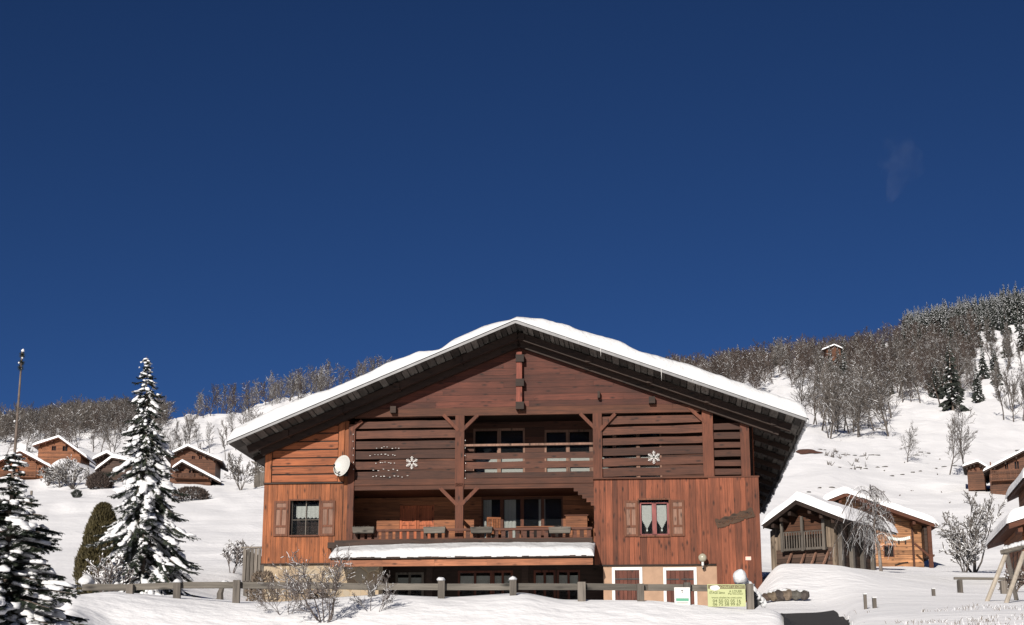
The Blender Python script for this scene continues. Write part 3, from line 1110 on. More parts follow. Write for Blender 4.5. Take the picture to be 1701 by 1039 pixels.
# ceiling joists over the upper balcony, shade deepened by near-black wood
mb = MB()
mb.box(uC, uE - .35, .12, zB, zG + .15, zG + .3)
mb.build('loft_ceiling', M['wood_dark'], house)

# posts, braces, beams --------------------------------------------------
def post(ua, ub, z0, z1, vf=-.10, vb=.16, mat='wood_post'):
    m_ = MB()
    m_.box(ua, ub, vf, vb, z0, z1)
    return m_.build('post', M[mat], house)


post(uP1a, uP1b, zCeil + .1, zG + .01)
post(uP1a + .02, uP1b - .02, zFloor, zSeam - .1)
post(uP2a, uP2b, zSeam + .03, zG + .01)
post(uP3a, uP3b, zSeam + .03, min(FZ(676), rz(uP3b) - .3))
post(uP4a, uP4b, zSeam + .03, F(1240, 700)[1])
post(uC - .12, uC + .14, zFloor, F(583, 706)[1])
mb = MB()
for v_ in (uP1a + .05,):
    mb.box(v_, v_ + .3, -.14, .2, zFloor - .02, zFloor + .12)
mb.build('post_foot', M['white'], house)


def brace(a, b, wd=.16):
    m_ = MB()
    A = F(*a); B = F(*b)
    m_.beam((A[0], -.03, A[1]), (B[0], -.03, B[1]), .14, wd, up=(0, 1, 0))
    m_.build('brace', M['wood_post'], house)


brace((737, 690), (762, 716)); brace((794, 690), (766, 718))
brace((964, 688), (990, 714)); brace((1022, 688), (996, 716))
brace((1142, 676), (1173, 704)); brace((584, 716), (602, 700))
brace((731, 811), (760, 840)); brace((794, 811), (766, 840))
# corner corbels under the upper floor at the right of the lower balcony
mb = MB()
for k in range(5):
    u0 = FU(953 + k * 7, 0)
    mb.box(u0, uP2a + .05, -.02 - k * .003, .24, FZ(818 + k * 6), FZ(812 + k * 6))
mb.build('corbel', M['wood_beam'], house)
# king post ornament with dark beam ends
ku = FU(864)
mb = MB()
mb.box(ku - .13, ku + .11, -.35, -.045, FZ(676), FZ(588))
mb.prism([(ku - .13, FZ(676)), (ku + .11, FZ(676)), (ku - .01, FZ(684))], -.35, -.05)
mb.build('king_post', wood('king_post', (.2, .055, .035), 'z', var=.1), house)
for py in (599, 639, 677):
    mb = MB(); uu = FU(865); mb.box(uu - .17, uu + .17, -.42, -.03, FZ(py + 6), FZ(py - 6)); mb.build('beam_end', M['wood_dark'], house)
for px, py, s_ in ((1083, 667, .13), (655, 683, .12), (995, 658, .05)):
    q = F(px, py); mb = MB(); mb.box(q[0] - s_, q[0] + s_, -.35, -.03, q[1] - .14, q[1] + .14); mb.build('beam_end', M['wood_dark'], house)

# slat screens: rough boards with uneven edges
def screen(u0, u1, z0, z1, pitch, bh, v=.03, tops=None, tilt=0.0):
    m_ = MB()
    z = z0
    while z < z1:
        h = bh * random.uniform(.9, 1.12)
        n = 10
        r = random.random()
        zt = z + h
        if tops: zt = min(zt, z1)
        top, bot = [], []
        so_ = random.uniform(0, 50)
        for k in range(n + 1):
            u = u0 + (u1 - u0) * k / n
            wv = mnoise.noise(Vector((u * .6, so_, 0))) * .035
            wb = mnoise.noise(Vector((u * .6, so_ + 9, 0))) * .03
            til = tilt * (u - u0)
            top.append((u, zt + wv + til)); bot.append((u, z + wb + til))
        for k in range(n):
            m_.prism(under([bot[k], bot[k + 1], top[k + 1], top[k]], .45), v, v + .035, 0, r)
        z += pitch
    return m_.build('slat_screen', M['wood_slat'], house)


screen(uC + .1, uP1a + .02, zSeam + .1, zG - .02, .432, .31)
screen(uP1b - .02, uP2a + .02, zSeam + .1, FZ(741) - .2, .40, .25)
screen(uP2b - .02, uP3a + .02, zSeam + .1, zG + .15, .432, .31, tilt=.012)
screen(uP3b - .02, uP4a + .02, zSeam + .1, F(1210, 706)[1] - .15, .375, .24)
# hand rail of the upper balcony and middle beam
mb = MB(); mb.box(uP1b, uP2a, -.05, .1, FZ(741), FZ(737.5)); mb.build('handrail', M['wood_pale'], house)
mb = MB()
mb.box(uC + .1, uP2a - .01, -.06, .02, zSeam - .16, zSeam + .08)
mb.box(uC + .1, uP2a - .01, -.02, .25, zCeil - .0, zSeam - .165)
mb.build('floor_beam', M['wood_beam'], house)


# windows with shutters ---------------------------------------------------
def window(hole, style):
    a, b, c, d = hole
    m_ = MB(); t = .07
    m_.box(a - .06, a, -.07, .3, c - .06, d + .06); m_.box(b, b + .06, -.07, .3, c - .06, d + .06)
    m_.box(a, b, -.07, .3, d, d + .06)
    m_.box(a, b, -.12, .3, c - .06, c)
    wi = m_.build('window', M['wood_shutter'], house)
    m_ = MB(); v = .20
    if style == 1:
        m_.box((a + b) / 2 + .0, (a + b) / 2 + .03, v - .03, v + .01, c, d)
        m_.box(a + .0, b, v - .02, v, (c + d) / 2 - .07, (c + d) / 2 - .05)
        m_.box(a, a + .06, v - .04, v + .02, c, d); m_.box(b - .06, b, v - .04, v + .02, c, d)
        m_.build('glazing_bar', M['wood_grey_v'], wi)
    else:
        v = .08
        m_.box(a, a + .08, v - .04, v + .02, c, d - .1); m_.box(b - .08, b, v - .04, v + .02, c, d - .1)
        m_.box((a + b) / 2 - .09, (a + b) / 2 + .09, v - .04, v + .02, c, d - .1)
        m_.box(a, b, v - .04, v + .02, d - .14, d - .1); m_.box(a, b, v - .04, v + .02, c, c + .07)
        m_.build('glazing_bar', wood('window_plum', (.20, .065, .06), 'z', var=.1), wi)
    m_ = MB(); m_.box(a, b, v + .03, v + .04, c, d); m_.build('pane', M['glass'], wi)
    m_ = MB()
    if style == 1:
        n = 24
        for k in range(n):
            x0 = a + .2 + (b - a - .25) * k / n; x1 = a + .2 + (b - a - .25) * (k + 1) / n
            o_ = .01 * math.sin(k * 1.3)
            m_.box(x0, x1, v + .06 + o_, v + .065 + o_, d - .66 - .05 * abs(math.sin(k * math.pi / 4)), d - .2)
    else:
        for (x0, x1) in ((a + .1, (a + b) / 2 - .1), ((a + b) / 2 + .1, b - .1)):
            n = 12
            for k in range(n):
                q0, q1 = k / n, (k + 1) / n
                zz = d - .80 - .38 * (1 - abs(2 * (q0 + q1) / 2 - 1))
                m_.box(x0 + (x1 - x0) * q0, x0 + (x1 - x0) * q1, v + .05, v + .055, zz, d - .2)
            m_.blob(((x0 + x1) / 2, v + .05, d - 1.22), .04, .02, .05)
    m_.build('curtain', M['cloth'], wi)
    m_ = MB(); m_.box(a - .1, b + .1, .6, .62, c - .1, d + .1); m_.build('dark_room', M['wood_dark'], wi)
    # shutters folded back against the wall
    wd = .60 if style == 1 else .55
    for sx in (-1, 1):
        m_ = MB()
        x0, x1 = (a - .07 - wd, a - .07) if sx < 0 else (b + .07, b + .07 + wd)
        z0, z1 = c - .04, d - .02
        f = .09; v0, v1 = -.10, -.05
        m_.box(x0, x0 + f, v0, v1, z0, z1); m_.box(x1 - f, x1, v0, v1, z0, z1)
        m_.box(x0 + f, x1 - f, v0, v1, z0, z0 + f); m_.box(x0 + f, x1 - f, v0, v1, z1 - f, z1)
        h = z1 - z0
        m_.box(x0 + f, x1 - f, v0, v1, z0 + h * .25, z0 + h * .31); m_.box(x0 + f, x1 - f, v0, v1, z1 - h * .24, z1 - h * .18)
        m_.box((x0 + x1) / 2 - .035, (x0 + x1) / 2 + .035, v0, v1, z0 + h * .31, z1 - h * .24)
        sh = m_.build('shutter', M['wood_shutter'], house)
        m_ = MB(); m_.box(x0 + .05, x1 - .05, -.075, -.06, z0 + .05, z1 - .05); m_.build('panel', M['wood_pale'], sh)


window(w1, 1)
window(w2, 2)

# side terrace balcony on the left
mb = MB()
t0, t1 = FU(409, 1.0), uA - .05
zt0, zt1 = F(425, 966, 1.0)[1], F(425, 912, 1.0)[1]
u = t0
while u < t1:
    mb.box(u, min(u + .13, t1), .98, 1.02, zt0 + random.uniform(-.02, .02), zt1 + random.uniform(-.02, .02))
    u += .16
v_ = 1.1
while v_ < 5:
    mb.box(t0 - .02, t0 + .02, v_, v_ + .13, zt0, zt1); v_ += .16
mb.box(t0 - .1, t1, .93, 1.09, zt1 + .02, zt1 + .09)
mb.box(t0, t1, 1.03, 5, zt0 - .1, zt0 + .05)
mb.box(t0 + .05, t0 + .22, 1.05, 1.2, -1, zt0 - .1)
mb.build('side_balcony', M['wood_grey_v'], house)
bpy.context.view_layer.update()
HM = house.matrix_world.copy()


def HW(u, v, z): return HM @ Vector((u, v, z))


# ------------------------------------------------------------------ things on the chalet
q = F(567, 773, -.9)
dish = empty('satellite_dish', HW(q[0], -.55, q[1]), -ANG, 'round pale grey satellite dish on the corner post of the chalet', 'satellite dish')
mb = MB()
rings = []
Rd = .46
aim = Matrix.Rotation(R_(-28), 3, 'Z') @ Matrix.Rotation(R_(-14), 3, 'X')
vs, fs = [], []
for side in (0, 1):
    for i in range(7):
        rr = Rd * i / 6 * (1 if not side else 1.01)
        for k in range(28):
            t = 2 * math.pi * k / 28
            p = Vector((rr * math.cos(t) * .9, .16 * (1 - (rr / Rd) ** 2) + side * .015 - .1, rr * math.sin(t)))
            vs.append(aim @ p)
for side in (0, 1):
    for i in range(6):
        for k in range(28):
            a = side * 196 + i * 28 + k; b = side * 196 + i * 28 + (k + 1) % 28
            fs.append((a, b, b + 28, a + 28))
for k in range(28):
    fs.append((6 * 28 + k, 6 * 28 + (k + 1) % 28, 196 + 6 * 28 + (k + 1) % 28, 196 + 6 * 28 + k))
mb.add(vs, fs)
mb.build('reflector', M['dish'], dish, smooth=True)
mb = MB()
mb.tube([aim @ Vector((0, .05, -.40)), aim @ Vector((0, -.4, -.42)), aim @ Vector((0, -.55, -.2))], .02, 6)
mb.tube([aim @ Vector((-.3, .0, -.2)), aim @ Vector((0, -.55, -.2))], .008, 5)
mb.blob(aim @ Vector((0, -.55, -.17)), .05, .07, .05)
mb.build('feed_arm', M['iron'], dish)
mb = MB(); mb.tube([aim @ Vector((0, .1, 0)), Vector((.05, .3, -.12)), Vector((.05, .56, -.12))], .03, 8); mb.box(-.03, .13, .3, .45, -.35, .1); mb.build('bracket', M['iron'], dish)

# snowflake ornaments
for px, py, lab in ((684, 769, 'white snowflake ornament on the slats beside the rows of fairy lights'), (1086, 760, 'white snowflake ornament on the slats above the curtained right window')):
    q = F(px, py, -.05)
    mb = MB()
    for k in range(6):
        t = math.pi / 2 + k * math.pi / 3
        d = Vector((math.cos(t), 0, math.sin(t)))
        mb.beam(d * .05, d * .27, .015, .016, up=(0, 1, 0))
        for f_, l_ in ((.11, .07), (.17, .08), (.23, .04)):
            for s_ in (-1, 1):
                t2 = t + s_ * .95
                mb.beam(d * f_, d * f_ + Vector((math.cos(t2), 0, math.sin(t2))) * l_, .015, .013, up=(0, 1, 0))
        mb.beam(d * .09, Vector((math.cos(t + math.pi / 3), 0, math.sin(t + math.pi / 3))) * .09, .015, .013, up=(0, 1, 0))
    o = mb.build('snowflake_ornament', M['white'], None, loc=HW(q[0], -.05, q[1]))
    o.rotation_euler = (0, 0, -ANG)
    tag(o, lab, 'ornament', 'snowflake ornaments on the balcony slats')

# fairy lights
q0 = F(618, 743, -.02)
fl = empty('fairy_lights', HW(q0[0], -.02, q0[1]), -ANG, 'white icicle fairy lights strung in rows on the left slat screen', 'fairy lights')
mb = MB(); mw = MB()
for (py, a, b, n) in ((744, 627, 662, 6), (756, 616, 658, 7), (769, 626, 656, 6), (781, 622, 662, 5), (792, 618, 676, 8)):
    pts = []
    for k in range(n + 1):
        px = a + (b - a) * k / n + random.uniform(-2, 2)
        q = F(px, py + random.uniform(-1.5, 1.5), -.03)
        p = Vector((q[0] - q0[0], -.01, q[1] - q0[1]))
        pts.append(p)
        mb = MB(); mb.blob(p + Vector((0, -.01, 0)), random.uniform(.02, .05), .012, random.uniform(.010, .018), nz=4, na=5); mb.build('bulb', M['white'], fl)
    mw.tube(pts, .005, 4)
for px, r0, r1 in ((587, 722, 780), (773, 732, 795)):
    pts = []
    for k in range(6):
        q = F(px + random.uniform(-.6, .6), r0 + (r1 - r0) * k / 5, -.1)
        p = Vector((q[0] - q0[0], -.1, q[1] - q0[1])); pts.append(p)
        mb = MB(); mb.blob(p, .016, .012, .024, nz=4, na=5); mb.build('bulb', M['white'], fl)
    mw.tube(pts, .005, 4)
mw.build('wire', M['iron'], fl)

# wall lamp
q = F(1167, 926, -.4)
lamp = empty('wall_lamp', HW(q[0], -.4, q[1] - .35), -ANG, 'globe wall lamp on a short bracket above the garage doors', 'lamp')
mb = MB(); mb.blob((0, 0, .33), .17, .17, .17, jit=0, nz=10, na=16); mb.build('globe', plain('lamp_globe', (.33, .31, .24), .25, 0, 4, .1, 0, .5), lamp, smooth=True)
mb = MB(); mb.tube([(0, 0, .16), (0, 0, .02)], .05, 8); mb.tube([(0, 0, .04), (0, .15, -.05), (0, .26, -.02)], .025, 6); mb.build('bracket', M['white'], lamp)
mb = MB(); mb.blob((.02, .26, -.06), .05, .05, .06); mb.build('mount', M['iron'], lamp)
# small plate
q = F(1243, 928, -.14); mb = MB(); mb.box(-.11, .11, -.02, .0, -.07, .07)
o = mb.build('number_plate', plain('pale_red_plate', (.75, .45, .38), .5, 0, 3, .05, 0), None, loc=HW(q[0], -.145, q[1])); o.rotation_euler = (0, 0, -ANG)
tag(o, 'tiny pale plate on the right end of the boarded tower wall', 'plate')

# carved name board (rustic slab, worn carving)
qa, qb = F(1190, 872, -.2), F(1252, 851, -.2)
nb = empty('carved_board', HW((qa[0] + qb[0]) / 2, -.135, (qa[1] + qb[1]) / 2), -ANG, 'long rustic carved wooden board tilted on the tower wall', 'sign')
mb = MB()
Ln = math.hypot(qb[0] - qa[0], qb[1] - qa[1]); th = math.atan2(qb[1] - qa[1], qb[0] - qa[0])
n = 26
top = [( -Ln / 2 + Ln * k / n, .19 + .07 * mnoise.noise(Vector((k * .5, 1, 0))) + .03 * math.sin(k * 1.1)) for k in range(n + 1)]
bot = [( -Ln / 2 + Ln * k / n, -.17 + .08 * mnoise.noise(Vector((k * .5, 5, 0)))) for k in range(n + 1)]
rotp = lambda p: (p[0] * math.cos(th) - p[1] * math.sin(th), p[0] * math.sin(th) + p[1] * math.cos(th))
for k in range(n): mb.prism([rotp(bot[k]), rotp(bot[k + 1]), rotp(top[k + 1]), rotp(top[k])], -.04, 0, 0, .5)
mb.build('slab', wood('board_brown', (.05, .026, .014), 'x', var=.1), nb)
mb = MB()
for k in range(9):
    x = -Ln / 2 + .15 + k * (Ln - .3) / 8
    pts = []
    for j in range(9):
        a_ = j / 8 * math.pi * 1.5 + k * 1.3
        p = rotp((x + .055 * math.cos(a_), .06 * math.sin(a_)))
        pts.append((p[0], -.045, p[1]))
    mb.tube(pts, .014, 5)
mb.build('carving', wood('carving_worn', (.10, .045, .025), 'x', var=.2), nb)

# flower boxes on the balcony rail
fbs = [(604, 'leftmost weathered flower box on the lower balcony rail, beside the corner post'), (722, 'weathered flower box on the balcony rail, left of the central post'),
       (800, 'weathered flower box on the balcony rail, just right of the central post'), (930, 'weathered flower box at the right end of the balcony rail')]
for i, (px, lab) in enumerate(fbs):
    q = F(px, 884, -.75)
    fb = empty('flower_box', HW(q[0], -.75, q[1] - .05), -ANG, lab, 'flower box', 'flower boxes on the lower balcony rail')
    mb = MB()
    wq = .42
    mb.add([(-wq, -.13, 0), (wq, -.13, 0), (wq, .13, 0), (-wq, .13, 0), (-wq - .03, -.16, .24), (wq + .03, -.16, .24), (wq + .03, .16, .24), (-wq - .03, .16, .24)],
           [(3, 2, 1, 0), (4, 5, 6, 7), (0, 1, 5, 4), (1, 2, 6, 5), (2, 3, 7, 6), (3, 0, 4, 7)])
    mb.build('trough', M['wood_grey'], fb)
    mb = MB()
    for k in range(50):
        p = Vector((random.uniform(-wq, wq), random.uniform(-.12, .12), .24))
        mb.tube([p, p + Vector((random.uniform(-.08, .08), random.uniform(-.12, .05), random.uniform(-.05, .07)))], [.01, .004], 3)
    mb.build('dry_stems', M['bark'], fb)

# slatted chair on the lower balcony
q = F(822, 890, 1.2)
ch = empty('balcony_chair', HW(q[0], 1.2, zFloor), -ANG + .3, 'orange wooden slatted chair on the lower balcony behind the railing', 'chair')
mb = MB()
for k in range(6): mb.box(-.3 + k * .1, -.22 + k * .1, .22, .25, .4, 1.15)
mb.box(-.3, .3, .2, .22, 1.1, 1.18); mb.box(-.3, .3, .2, .22, .6, .66)
mb.build('backrest', M['wood_blond'], ch)
mb = MB()
for k in range(5): mb.box(-.28, .28, -.28 + k * .1, -.2 + k * .1, .42, .45)
mb.build('seat', M['wood_blond'], ch)
for sx in (-1, 1):
    for sy in (-1, 1):
        mb = MB(); mb.box(sx * .28 - .03, sx * .28 + .03, sy * .22 - .03, sy * .22 + .03, 0, .42); mb.build('leg', M['wood_blond'], ch)
# table
q = F(890, 890, 1.3)
tb = empty('balcony_table', HW(q[0], 1.4, zFloor), -ANG, 'wooden table behind the lower balcony railing in front of the sliding door', 'table')
mb = MB(); mb.box(-.8, .8, -.4, .4, .70, .74); mb.build('table_top', M['wood_blond'], tb)
for sx in (-1, 1):
    for sy in (-1, 1):
        mb = MB(); mb.box(sx * .7 - .04, sx * .7 + .04, sy * .32 - .04, sy * .32 + .04, 0, .7); mb.build('leg', M['wood_blond'], tb)
# fireplace box / cupboard at the right end of the balcony
q = F(958, 870, 1.6)
cb = empty('balcony_cupboard', HW(q[0], 1.7, zFloor), -ANG, 'orange board cupboard at the right end of the lower balcony', 'cupboard')
mb = MB()
for k in range(6): mb.box(-.45, .45, -.3, .3, .0 + k * .2, .195 + k * .2)
mb.build('carcass', M['wood_blond'], cb)
mb = MB(); mb.box(-.5, .5, -.35, .35, 1.2, 1.24); mb.build('top', M['wood_beam'], cb)

# ------------------------------------------------------------------ fence
FY = 33.6
fbase = G(640, FY)
fence = empty('wooden_fence', fbase, 0, 'long weathered grey wooden fence with square posts along the snow bank', 'fence')


def FP(px, py, Y=FY):
    p = P(px, py, Y)
    return p - fbase


nd = [(140, 972), (215, 972), (300, 969), (400, 968), (515, 969), (620, 971), (735, 971), (852, 971), (965, 971), (1075, 972), (1145, 972), (1240, 974)]
mb = MB()
for i in range(len(nd) - 1):
    a = FP(*nd[i]); b = FP(*nd[i + 1])
    hh = .13
    g = Vector((0, -.15, -hh / 2))
    mb.beam(a + g + Vector((0.004, 0, random.uniform(-.01, .01))), b + g - Vector((.004, 0, 0)), .07, hh)
mb.build('rail', M['wood_grey'], fence)
pst = [(222, 973, 0), (300, 970, 1), (398, 966, 0), (620, 970, 0), (735, 967, 1), (853, 966, 1), (966, 969, 0), (1063, 972, 0), (1140, 970, 0), (1243, 972, 0)]
for px, py, capd in pst:
    t = FP(px, py)
    mb = MB()
    wd = .13 if px not in (966,) else .15
    r = random.random()
    mb.box(t.x - wd * .62, t.x + wd * .45, -.32, -.195, t.z - 1.1, t.z, 0, r)
    po = mb.build('fence_post', M['wood_grey_v'], fence)
    if capd:
        mb = MB(); mb.blob((t.x - .02, -.26, t.z + .01), .09, .08, .07, jit=.15, flat=.01); mb.build('snow_cap', M['snow'], po, smooth=True)
mb = MB()
t = FP(1236, 972)
mb.beam(t + Vector((0, .2, -.02)), FP(1262, 1006) + Vector((0, .2, 0)), .16, .24)
br = mb.build('diagonal_stay', M['zinc'], fence)
mb = MB()
for k in range(8):
    p = t.lerp(FP(1264, 1006), k / 7)
    mb.blob(p + Vector((.09, .2, .06)), .07, .1, .1, jit=.3)
mb.build('stay_snow', M['snow'], br, smooth=True)
mb = MB(); p = FP(1229, 960); mb.blob(p, .155, .2, .17, jit=.1, nz=9, na=14); mb.build('snow_ball', M['snow'], fence, smooth=True)
mb = MB(); p = FP(143, 966); mb.blob(p, .15, .2, .13, jit=.15, nz=9, na=14); mb.build('snow_ball', M['snow'], fence, smooth=True)


# ------------------------------------------------------------------ signs
def text_mesh(body, size, mat, parent, loc, name='lettering', align='CENTER', width=None, ext=.002):
    cu_ = bpy.data.curves.new(name, 'FONT')
    cu_.body = body; cu_.size = size; cu_.align_x = align; cu_.align_y = 'CENTER'; cu_.extrude = ext
    cu_.resolution_u = 3
    to = bpy.data.objects.new(name, cu_)
    C.objects.link(to)
    bpy.context.view_layer.update()
    me = bpy.data.meshes.new_from_object(to.evaluated_get(bpy.context.evaluated_depsgraph_get()))
    bpy.data.objects.remove(to)
    me.materials.clear(); me.materials.append(mat)
    o = bpy.data.objects.new(name, me)
    C.objects.link(o)
    o.parent = parent
    o.location = loc
    o.rotation_euler = (math.pi / 2, 0, 0)
    if width:
        xs = [v.co.x for v in me.vertices]
        k = width / (max(xs) - min(xs))
        for v in me.vertices: v.co.x *= k
    return o


SY = FY - .42
a, b = P(1175, 971, SY), P(1239, 1008, SY)
sx, sz = b.x - a.x, a.z - b.z
sg = empty('rental_sign', ((a.x + b.x) / 2, SY, b.z), R_(0), 'yellow-green rental sign with olive lettering hung on the fence end', 'sign')
mb = MB(); mb.box(-sx / 2, sx / 2, 0, .02, 0, sz); mb.build('panel', M['sign_yellow'], sg)
mb = MB(); mb.box(-sx / 2 + .01, sx / 2 - .01, -.004, -.001, sz * .80, sz * .97); mb.build('header_band', M['sign_brown'], sg)
mb = MB(); mb.blob((-sx * .30, -.008, sz * .84), .10, .004, .055, jit=.1, nz=8, na=14); mb.build('emblem', M['white'], sg)
text_mesh('CHALET LE CRET', .07, M['sign_yellow'], sg, (sx * .15, -.008, sz * .88), width=sx * .62)
text_mesh('ETAGE 2ème', .07, M['ink'], sg, (-sx * .25, -.004, sz * .62), width=sx * .4)
text_mesh('A LOUER', .075, M['ink'], sg, (sx * .24, -.004, sz * .68), width=sx * .34)
text_mesh('Particulier', .04, M['ink'], sg, (sx * .24, -.004, sz * .57), width=sx * .4)
text_mesh('www.chalet-le-cret.com', .05, M['ink'], sg, (0, -.004, sz * .40), width=sx * .8)
text_mesh('04 50 02 05 16', .085, M['ink'], sg, (0, -.004, sz * .25), width=sx * .74)
text_mesh('06 75 58 99 67', .085, M['ink'], sg, (0, -.004, sz * .10), width=sx * .74)
a, b = P(1120, 976, SY), P(1147, 1014, SY)
sx, sz = b.x - a.x, a.z - b.z
sg = empty('notice_board', ((a.x + b.x) / 2, SY, b.z), 0, 'small white notice board with a green stripe standing at the fence', 'sign')
mb = MB(); mb.box(-sx / 2, sx / 2, 0, .05, 0, sz); mb.build('panel', M['white'], sg)
mb = MB(); mb.box(-sx / 2 + .03, sx / 2 - .03, -.004, -.001, sz * .40, sz * .52); mb.build('green_stripe', M['sign_green'], sg)
mb = MB()
for zz in (.34, .30, .16, .12): mb.box(-sx / 2 + .05, sx / 2 - .05 - .03 * (zz < .2), -.003, -.001, sz * zz, sz * zz + .006)
mb.blob((0, -.002, sz * .86), .025, .002, .015); mb.blob((0, -.002, sz * .78), .012, .002, .012)
mb.build('print', M['fascia'], sg)
mb = MB(); mb.tube([(.02, .05, -.5), (.02, .05, .02)], .03, 8); mb.build('stand', M['iron'], sg)

# ------------------------------------------------------------------ trees
def grow(mb, p, d, Ln, r, lv, prm, snow=.3, gr=None):
    """one branch and its children; lv = remaining levels"""
    nseg = prm['seg'][min(lv, len(prm['seg']) - 1)]
    pts = [p.copy()]; rad = [r]
    dd = d.copy()
    for k in range(nseg):
        dd = (dd + Vector((random.gauss(0, prm['wob']), random.gauss(0, prm['wob']), random.gauss(0, prm['wob']) + prm['up'] * (1 if lv < prm['lv'] else 0)))).normalized()
        pts.append(pts[-1] + dd * Ln / nseg)
        rad.append(max(prm['rmin'], r * (1 - .75 * (k + 1) / nseg)))
    tgt = gr[0] if (lv == prm['lv'] and gr) else mb
    sides = 5 if lv == prm['lv'] else 3
    white = lv < prm['lv'] - 0 and random.random() < snow and abs(dd.z) < .93
    tgt.tube(pts, rad, sides, m=0, cap=False)
    if white:
        o = Vector((0, 0, rad[1] * 1.1))
        tgt2 = mb
        tgt2.tube([q + o for q in pts], [max(prm['rmin'] * 1.0, x * .85) for x in rad], 3, m=1, cap=False)
    if lv == 0: return
    nc = prm['n'][prm['lv'] - lv]
    for c in range(nc):
        t = prm['start'][prm['lv'] - lv] + (1 - prm['start'][prm['lv'] - lv]) * (c + random.random()) / nc
        t = min(t, .98)
        f = t * nseg; i = int(f); q = pts[i].lerp(pts[i + 1], f - i)
        base = (pts[i + 1] - pts[i]).normalized()
        rnd = Vector((random.gauss(0, 1), random.gauss(0, 1), random.gauss(0, .5)))
        side = base.cross(rnd).normalized()
        an = R_(random.uniform(*prm['ang']))
        nd_ = base * math.cos(an) + side * math.sin(an)
        ln = Ln * prm['ratio'][prm['lv'] - lv] * random.uniform(.7, 1.2) * (1 - .55 * t if lv == prm['lv'] else 1 - .3 * t)
        grow(mb, q, nd_, ln, max(prm['rmin'], rad[i] * .55), lv - 1, prm, snow, gr)


def tree_master(name, seed, h, prm, bark, snow=.3, r0=None, stems=1):
    random.seed(seed)
    root = empty(name)
    cr, tr = MB(), MB()
    for s_ in range(stems):
        lean = Vector((random.uniform(-.12, .12) * stems, random.uniform(-.12, .12) * stems, 1)).normalized()
        grow(cr, Vector((random.uniform(-.2, .2) * (stems - 1), random.uniform(-.2, .2) * (stems - 1), -.3)), lean, h * random.uniform(.85, 1), r0 or h * .014, prm['lv'], prm, snow, (tr,))
    tr.build('trunk', bark, root)
    cr.build('crown', [bark, M['snow_tree']], root)
    return root


PFAR = dict(lv=3, seg=[2, 2, 3, 5], wob=.10, up=.10, rmin=.022, n=[17, 6, 5], start=[.22, .15, .1], ratio=[.42, .5, .55], ang=(25, 55))
PBUSHY = dict(lv=3, seg=[2, 2, 3, 5], wob=.12, up=.08, rmin=.022, n=[19, 7, 4], start=[.12, .1, .1], ratio=[.5, .5, .5], ang=(30, 65))
PNARROW = dict(lv=3, seg=[2, 2, 3, 5], wob=.08, up=.16, rmin=.03, n=[16, 6, 4], start=[.3, .15, .1], ratio=[.30, .5, .55], ang=(18, 42))
masters = {'bare': [], 'conifer': []}
for i, (pr, bk, sn) in enumerate([(PFAR, 'bark_far', .10), (PBUSHY, 'bark_far', .16), (PNARROW, 'bark_far', .08), (PFAR, 'bark_red', .06), (PBUSHY, 'bark_red', .10), (PNARROW, 'bark_far', .16), (PFAR, 'bark_far', .22)]):
    masters['bare'].append(tree_master('bare_tree', 100 + i, 10.0, pr, M[bk], sn))


def far_conifer(seed, h=10.0, wd=.19, snow=.5, dens=1.0, gap=0):
    random.seed(seed)
    root = empty('spruce_tree')
    tr, cr = MB(), MB()
    tr.tube([(0, 0, -.4), (0, 0, h * .5), (0, 0, h)], [h * .016, h * .01, h * .002], 6)
    z = h * .07
    while z < h * .985:
        t = z / h
        rr = h * wd * (1 - t) ** .8 * random.uniform(.8, 1.15) + .05
        nb_ = int((7 + 5 * (1 - t)) * dens)
        for k in range(nb_):
            a = random.uniform(0, 2 * math.pi)
            L_ = rr * random.uniform(.6, 1.15)
            dr = Vector((math.cos(a), math.sin(a), 0)); sd = Vector((-dr.y, dr.x, 0))
            droop = -L_ * random.uniform(.15, .55)
            p0 = Vector((0, 0, z)); p1 = p0 + dr * L_ * .55 + Vector((0, 0, droop * .35)); p2 = p0 + dr * L_ + Vector((0, 0, droop))
            wv = L_ * .24
            m_ = 0
            j = lambda s: Vector((random.gauss(0, s), random.gauss(0, s), random.gauss(0, s * 2)))
            q1 = p1 + sd * wv + j(.05) - Vector((0, 0, wv * .4)); q2 = p1 - sd * wv + j(.05) - Vector((0, 0, wv * .4))
            cr.add([p0, q1, p2, p1, q2], [(0, 1, 3), (1, 2, 3), (0, 3, 4), (4, 3, 2)], 0)
            # hanging fringe
            cr.add([p1 + sd * wv * .9, p2, p1 - Vector((0, 0, L_ * .3)) + dr * L_ * .15], [(0, 1, 2)], 0)
            cr.add([p1 - sd * wv * .9, p2, p1 - Vector((0, 0, L_ * .35)) + dr * L_ * .1], [(0, 1, 2)], 0)
            if random.random() < snow:
                u_ = Vector((0, 0, .05))
                c0 = p0.lerp(p1, random.uniform(.2, .7)) + u_; 
                cr.add([c0, p1 + sd * wv * .6 + u_ * .8, p2 + u_ * .8 - dr * L_ * .08, p1 - sd * wv * .6 + u_ * .8, p1 + u_ * 2.2], [(0, 1, 4), (1, 2, 4), (2, 3, 4), (3, 0, 4)], 1)
        z += h * .022 + .10
    tr.build('trunk', M['bark'], root)
    cr.build('crown', [M['needle_far'], M['snow_tree']], root)
    return root


for i, (wd, sn) in enumerate([(.19, .45), (.16, .6), (.21, .35), (.14, .75)]):
    masters['conifer'].append(far_conifer(200 + i, 10.0, wd, sn))
for m_ in masters['bare'] + masters['conifer']:
    m_['master'] = 1
used = set()


